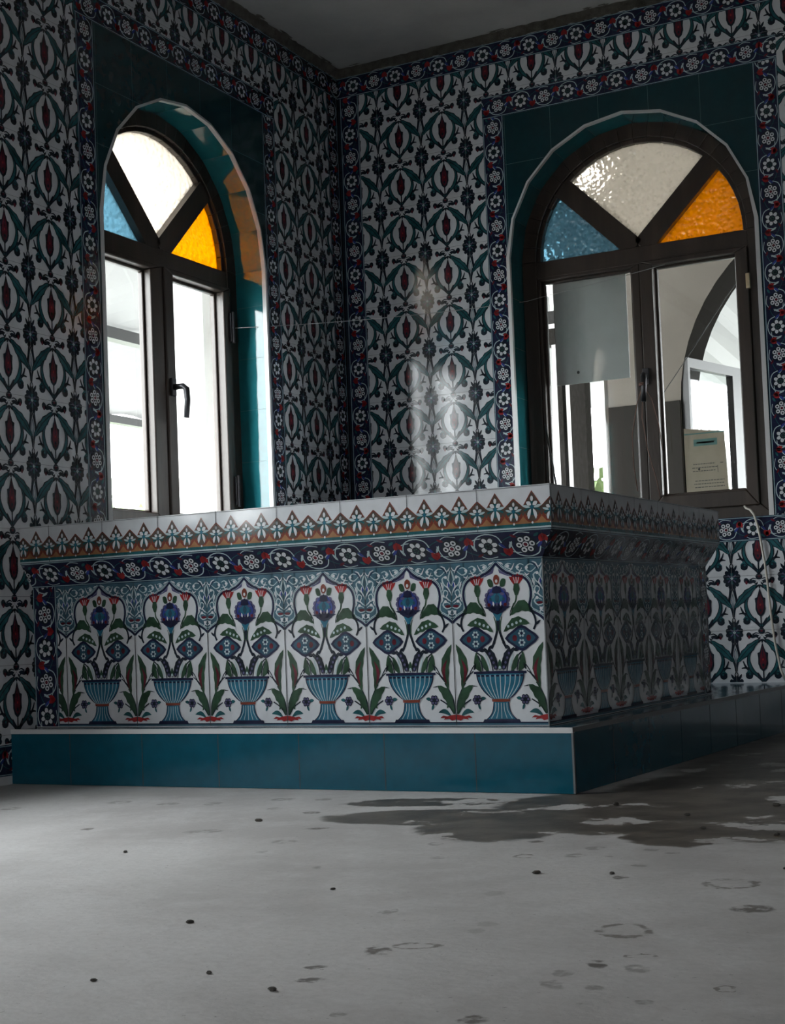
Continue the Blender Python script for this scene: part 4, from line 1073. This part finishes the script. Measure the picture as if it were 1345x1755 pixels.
# portico wall with its arch, parallel to the right-hand wall
mb = MB(); ax, az, ar = 1.84, 1.50, .98; y0, y1 = 2.0, 2.32; X0, X1, ZT = .47, 3.6, 2.95
arcp = [(ax+ar, -.15)] + [(ax+ar*math.cos(math.pi*k/28), az+ar*math.sin(math.pi*k/28)) for k in range(29)] + [(ax-ar, -.15)]
for yy, fl in ((y0, 1), (y1, -1)):
    def fc(p): mb.face([(x, yy, z) for x, z in (p if fl > 0 else p[::-1])], 'beige_render')
    fc([(X0, -.15), (ax-ar, -.15), (ax-ar, ZT), (X0, ZT)]); fc([(ax+ar, -.15), (X1, -.15), (X1, ZT), (ax+ar, ZT)])
    for k in range(1, 29):
        p, q_ = arcp[k], arcp[k+1]; fc([(q_[0], q_[1]), (p[0], p[1]), (p[0], ZT), (q_[0], ZT)])
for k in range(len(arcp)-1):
    p, q_ = arcp[k], arcp[k+1]; mb.face([(p[0], y0, p[1]), (q_[0], y0, q_[1]), (q_[0], y1, q_[1]), (p[0], y1, p[1])], 'soffit_shade')
mb.face([(X0, y0, -.15), (X0, y1, -.15), (X0, y1, ZT), (X0, y0, ZT)], 'beige_render'); mb.face([(X1, y0, -.15), (X1, y0, ZT), (X1, y1, ZT), (X1, y1, -.15)], 'beige_render')
mb.face([(X0, y0, ZT), (X0, y1, ZT), (X1, y1, ZT), (X1, y0, ZT)], 'beige_render')
mb.box((.472, 1.985, -.15), (.858, 2.0, 1.52), 'post_grey')
tag(mb.obj('portico_wall'), 'beige outer wall with a round arch seen through the right window', 'wall')
mb = MB(); mb.box((-1.2, .26, 2.95), (6.3, 2.24, 3.08), 'beige_render'); mb.box((6.1, .26, -.15), (6.3, 2.24, 2.95), 'beige_render')  # added slab and end wall, keeping sky light off the passage
tag(mb.obj('shading_roof'), 'added beige roof slab and end wall shading the passage outside the right window', 'roof')
# open glazed door leaf standing in that arch
dr = empty('outer_door', (.87, 2.0, -.15)); tag(dr, 'grey metal glazed door leaf standing open beyond the outer arch', 'door')
S_ = Surf((.905, 2.0, 0), (.25, .97, 0), (0, 0, 1))
mb = MB()
ring_prism(mb, S_, [(0, -.1), (1.25, -.1), (1.25, 1.74), (0, 1.74)], [(.02, 0), (1.19, 0), (1.19, 1.69), (.02, 1.69)], -.04, 0, 'aluminium'); rbox(mb, S_, .47, .56, 0, 1.69, -.04, 0, 'aluminium')
kid(mb, 'door_frame', dr)
mb = MB(); rbox(mb, S_, .02, 1.19, 0, 1.69, -.022, -.018, 'glass'); kid(mb, 'glass_pane', dr)
# grey posts left of the arch wall
for (x0, x1, yy, mt, lb) in ((.255, .340, 2.0, 'post_grey', 'dark grey post seen through the left pane of the right window, nearest the arch wall'), (.185, .212, 2.0, 'post_grey', 'slim grey post beside the broader dark grey post outside'),):
    mb = MB(); mb.box((x0, yy, -.15), (x1, yy+.09, 2.6), mt); mb.box((x0-.03, yy+.02, -.15), (x0, yy+.07, 2.6), 'pillar_white')
    tag(mb.obj('post'), lb, 'post')
mb = MB(); mb.box((.425, 1.99, -.15), (.452, 2.06, 2.6), 'pillar_white'); tag(mb.obj('post'), 'slim white post against the edge of the outer arch wall', 'post')
mb = MB(); mb.box((-1.2, 2.0, 2.01), (.46, 2.1, 2.08), 'dark_beam'); mb.box((-1.2, 2.0, 1.90), (.46, 2.1, 1.985), 'post_grey'); mb.box((-1.2, 2.0, 1.985), (.46, 2.09, 2.01), 'pillar_white')
tag(mb.obj('beam'), 'dark horizontal beam outside, left of the grey sheet', 'beam')

# corrugated canopies
def canopy(name, P0, U, Vv, nu, nv, amp, label):
    mb = MB(); k = mb.mi('canopy'); P0, U, Vv = Vector(P0), Vector(U), Vector(Vv); Nn = U.cross(Vv).normalized()
    for i in range(nu+1):
        o_ = Nn*(amp*(1 if (i//2) % 2 else -1))
        for j in range(2): mb.v.append(tuple(P0 + U*(i/nu) + Vv*j + o_))
    for i in range(nu): mb.f.append((2*i, 2*i+2, 2*i+3, 2*i+1)); mb.m.append(k)
    return mb.obj(name)
ca = canopy('canopy', (-.35, 2.3, 2.86), (5.2, 0, 0), (0, 6.0, -.45), 64, 1, .045, '')
tag(ca, 'pale corrugated canopy sheet beyond the outer arch', 'canopy')
cr_ = empty('canopy', (-2.2, 3.1, -.15)); tag(cr_, 'pale corrugated canopy on metal beams outside the left window', 'canopy')
cb = canopy('canopy_sheet', (-.4, -1.35, 2.52), (0, 9, 0), (-3.7, 0, -.38), 60, 1, .010, '')
cb.parent = cr_; cb.matrix_parent_inverse = Matrix.Translation(-cr_.location)
for a_, b_ in (((-4.12, -1.35, 2.06), (-4.04, 7.65, 2.12)), ((-2.55, -1.35, 2.20), (-2.47, 7.65, 2.27))):
    mb = MB(); mb.box(a_, b_, 'aluminium'); kid(mb, 'beam', cr_)
for y in (-1.3, 7.6):
    mb = MB(); mb.box((-4.12, y-.04, -.15), (-4.04, y+.04, 2.06), 'aluminium'); kid(mb, 'post', cr_)
mb = MB(); mb.box((-1.62, .98, -.15), (-1.40, 2.3, 2.42), 'pillar_white')
tag(mb.obj('pillar'), 'broad white pillar outside the right pane of the left window', 'pillar')

# stair railing beyond the arch
# (far off, seen against the sky)
rl_ = empty('railing', (-.2, 6, -.15)); tag(rl_, 'light metal stair railing far beyond the outer arch', 'railing')
mb = MB(); mb.tube([(-.25, 6, 1.90), (.45, 6, 2.27)], .018, 'steel_dark', 8); mb.tube([(-.19, 6, -.15), (-.19, 6, 2.16)], .022, 'steel_dark', 8); kid(mb, 'handrail', rl_)
for k in range(9):
    x = -.12 + k*.065; mb = MB(); mb.tube([(x, 6, 1.2+.5*k*.065), (x, 6, 1.90+(x+.25)*.53)], .010, 'steel_dark', 6); kid(mb, 'baluster', rl_)
# wires outside
mb = MB(); mb.tube([Vector((1.70, .205, 1.755)), Vector((1.609, .21, 1.686)), Vector((1.558, .212, 1.625)), Vector((1.406, .22, 1.428)), Vector((1.299, .225, 1.295)), Vector((1.25, .23, 1.22))], .0018, 'wire_dark', 6)
tag(mb.obj('wire', smooth=True), 'dark wire slanting across the right pane of the right window outside', 'wire')

# shrubs and trees, far off and overexposed
def tree(loc, h, r, seed, label, name='tree'):
    rd = random.Random(seed); root = empty(name, loc); tag(root, label, 'tree')
    mb = MB(); mb.tube([Vector(loc), Vector(loc)+Vector((.05, 0, h*.6))], [.07, .04], 'wood', 8); kid(mb, 'trunk', root)
    mb = MB()
    for i in range(900):
        a, b_ = rd.uniform(0, 6.28), math.acos(rd.uniform(-1, 1)); q = r*rd.uniform(.35, 1)**.6
        p = Vector(loc) + Vector((q*math.cos(a)*math.sin(b_), q*math.sin(a)*math.sin(b_), h*.65 + q*1.1*math.cos(b_)))
        d1 = Vector((rd.uniform(-1, 1), rd.uniform(-1, 1), rd.uniform(-1, 1))).normalized()*rd.uniform(.05, .11); d2 = d1.orthogonal()*.5
        mb.face([p-d1, p+d2, p+d1, p-d2], 'foliage')
    kid(mb, 'foliage', root)
tree((-.1, 4.5, -.15), 1.4, .75, 1, 'green bush outside between the posts behind the right window', 'bush')
tree((-6.3, 6.0, -.15), 1.9, .9, 2, 'pale tree outside low in the left window')
tree((1.6, 7.2, -.15), 2.3, 1.0, 3, 'pale tree beyond the railing outside the right window')
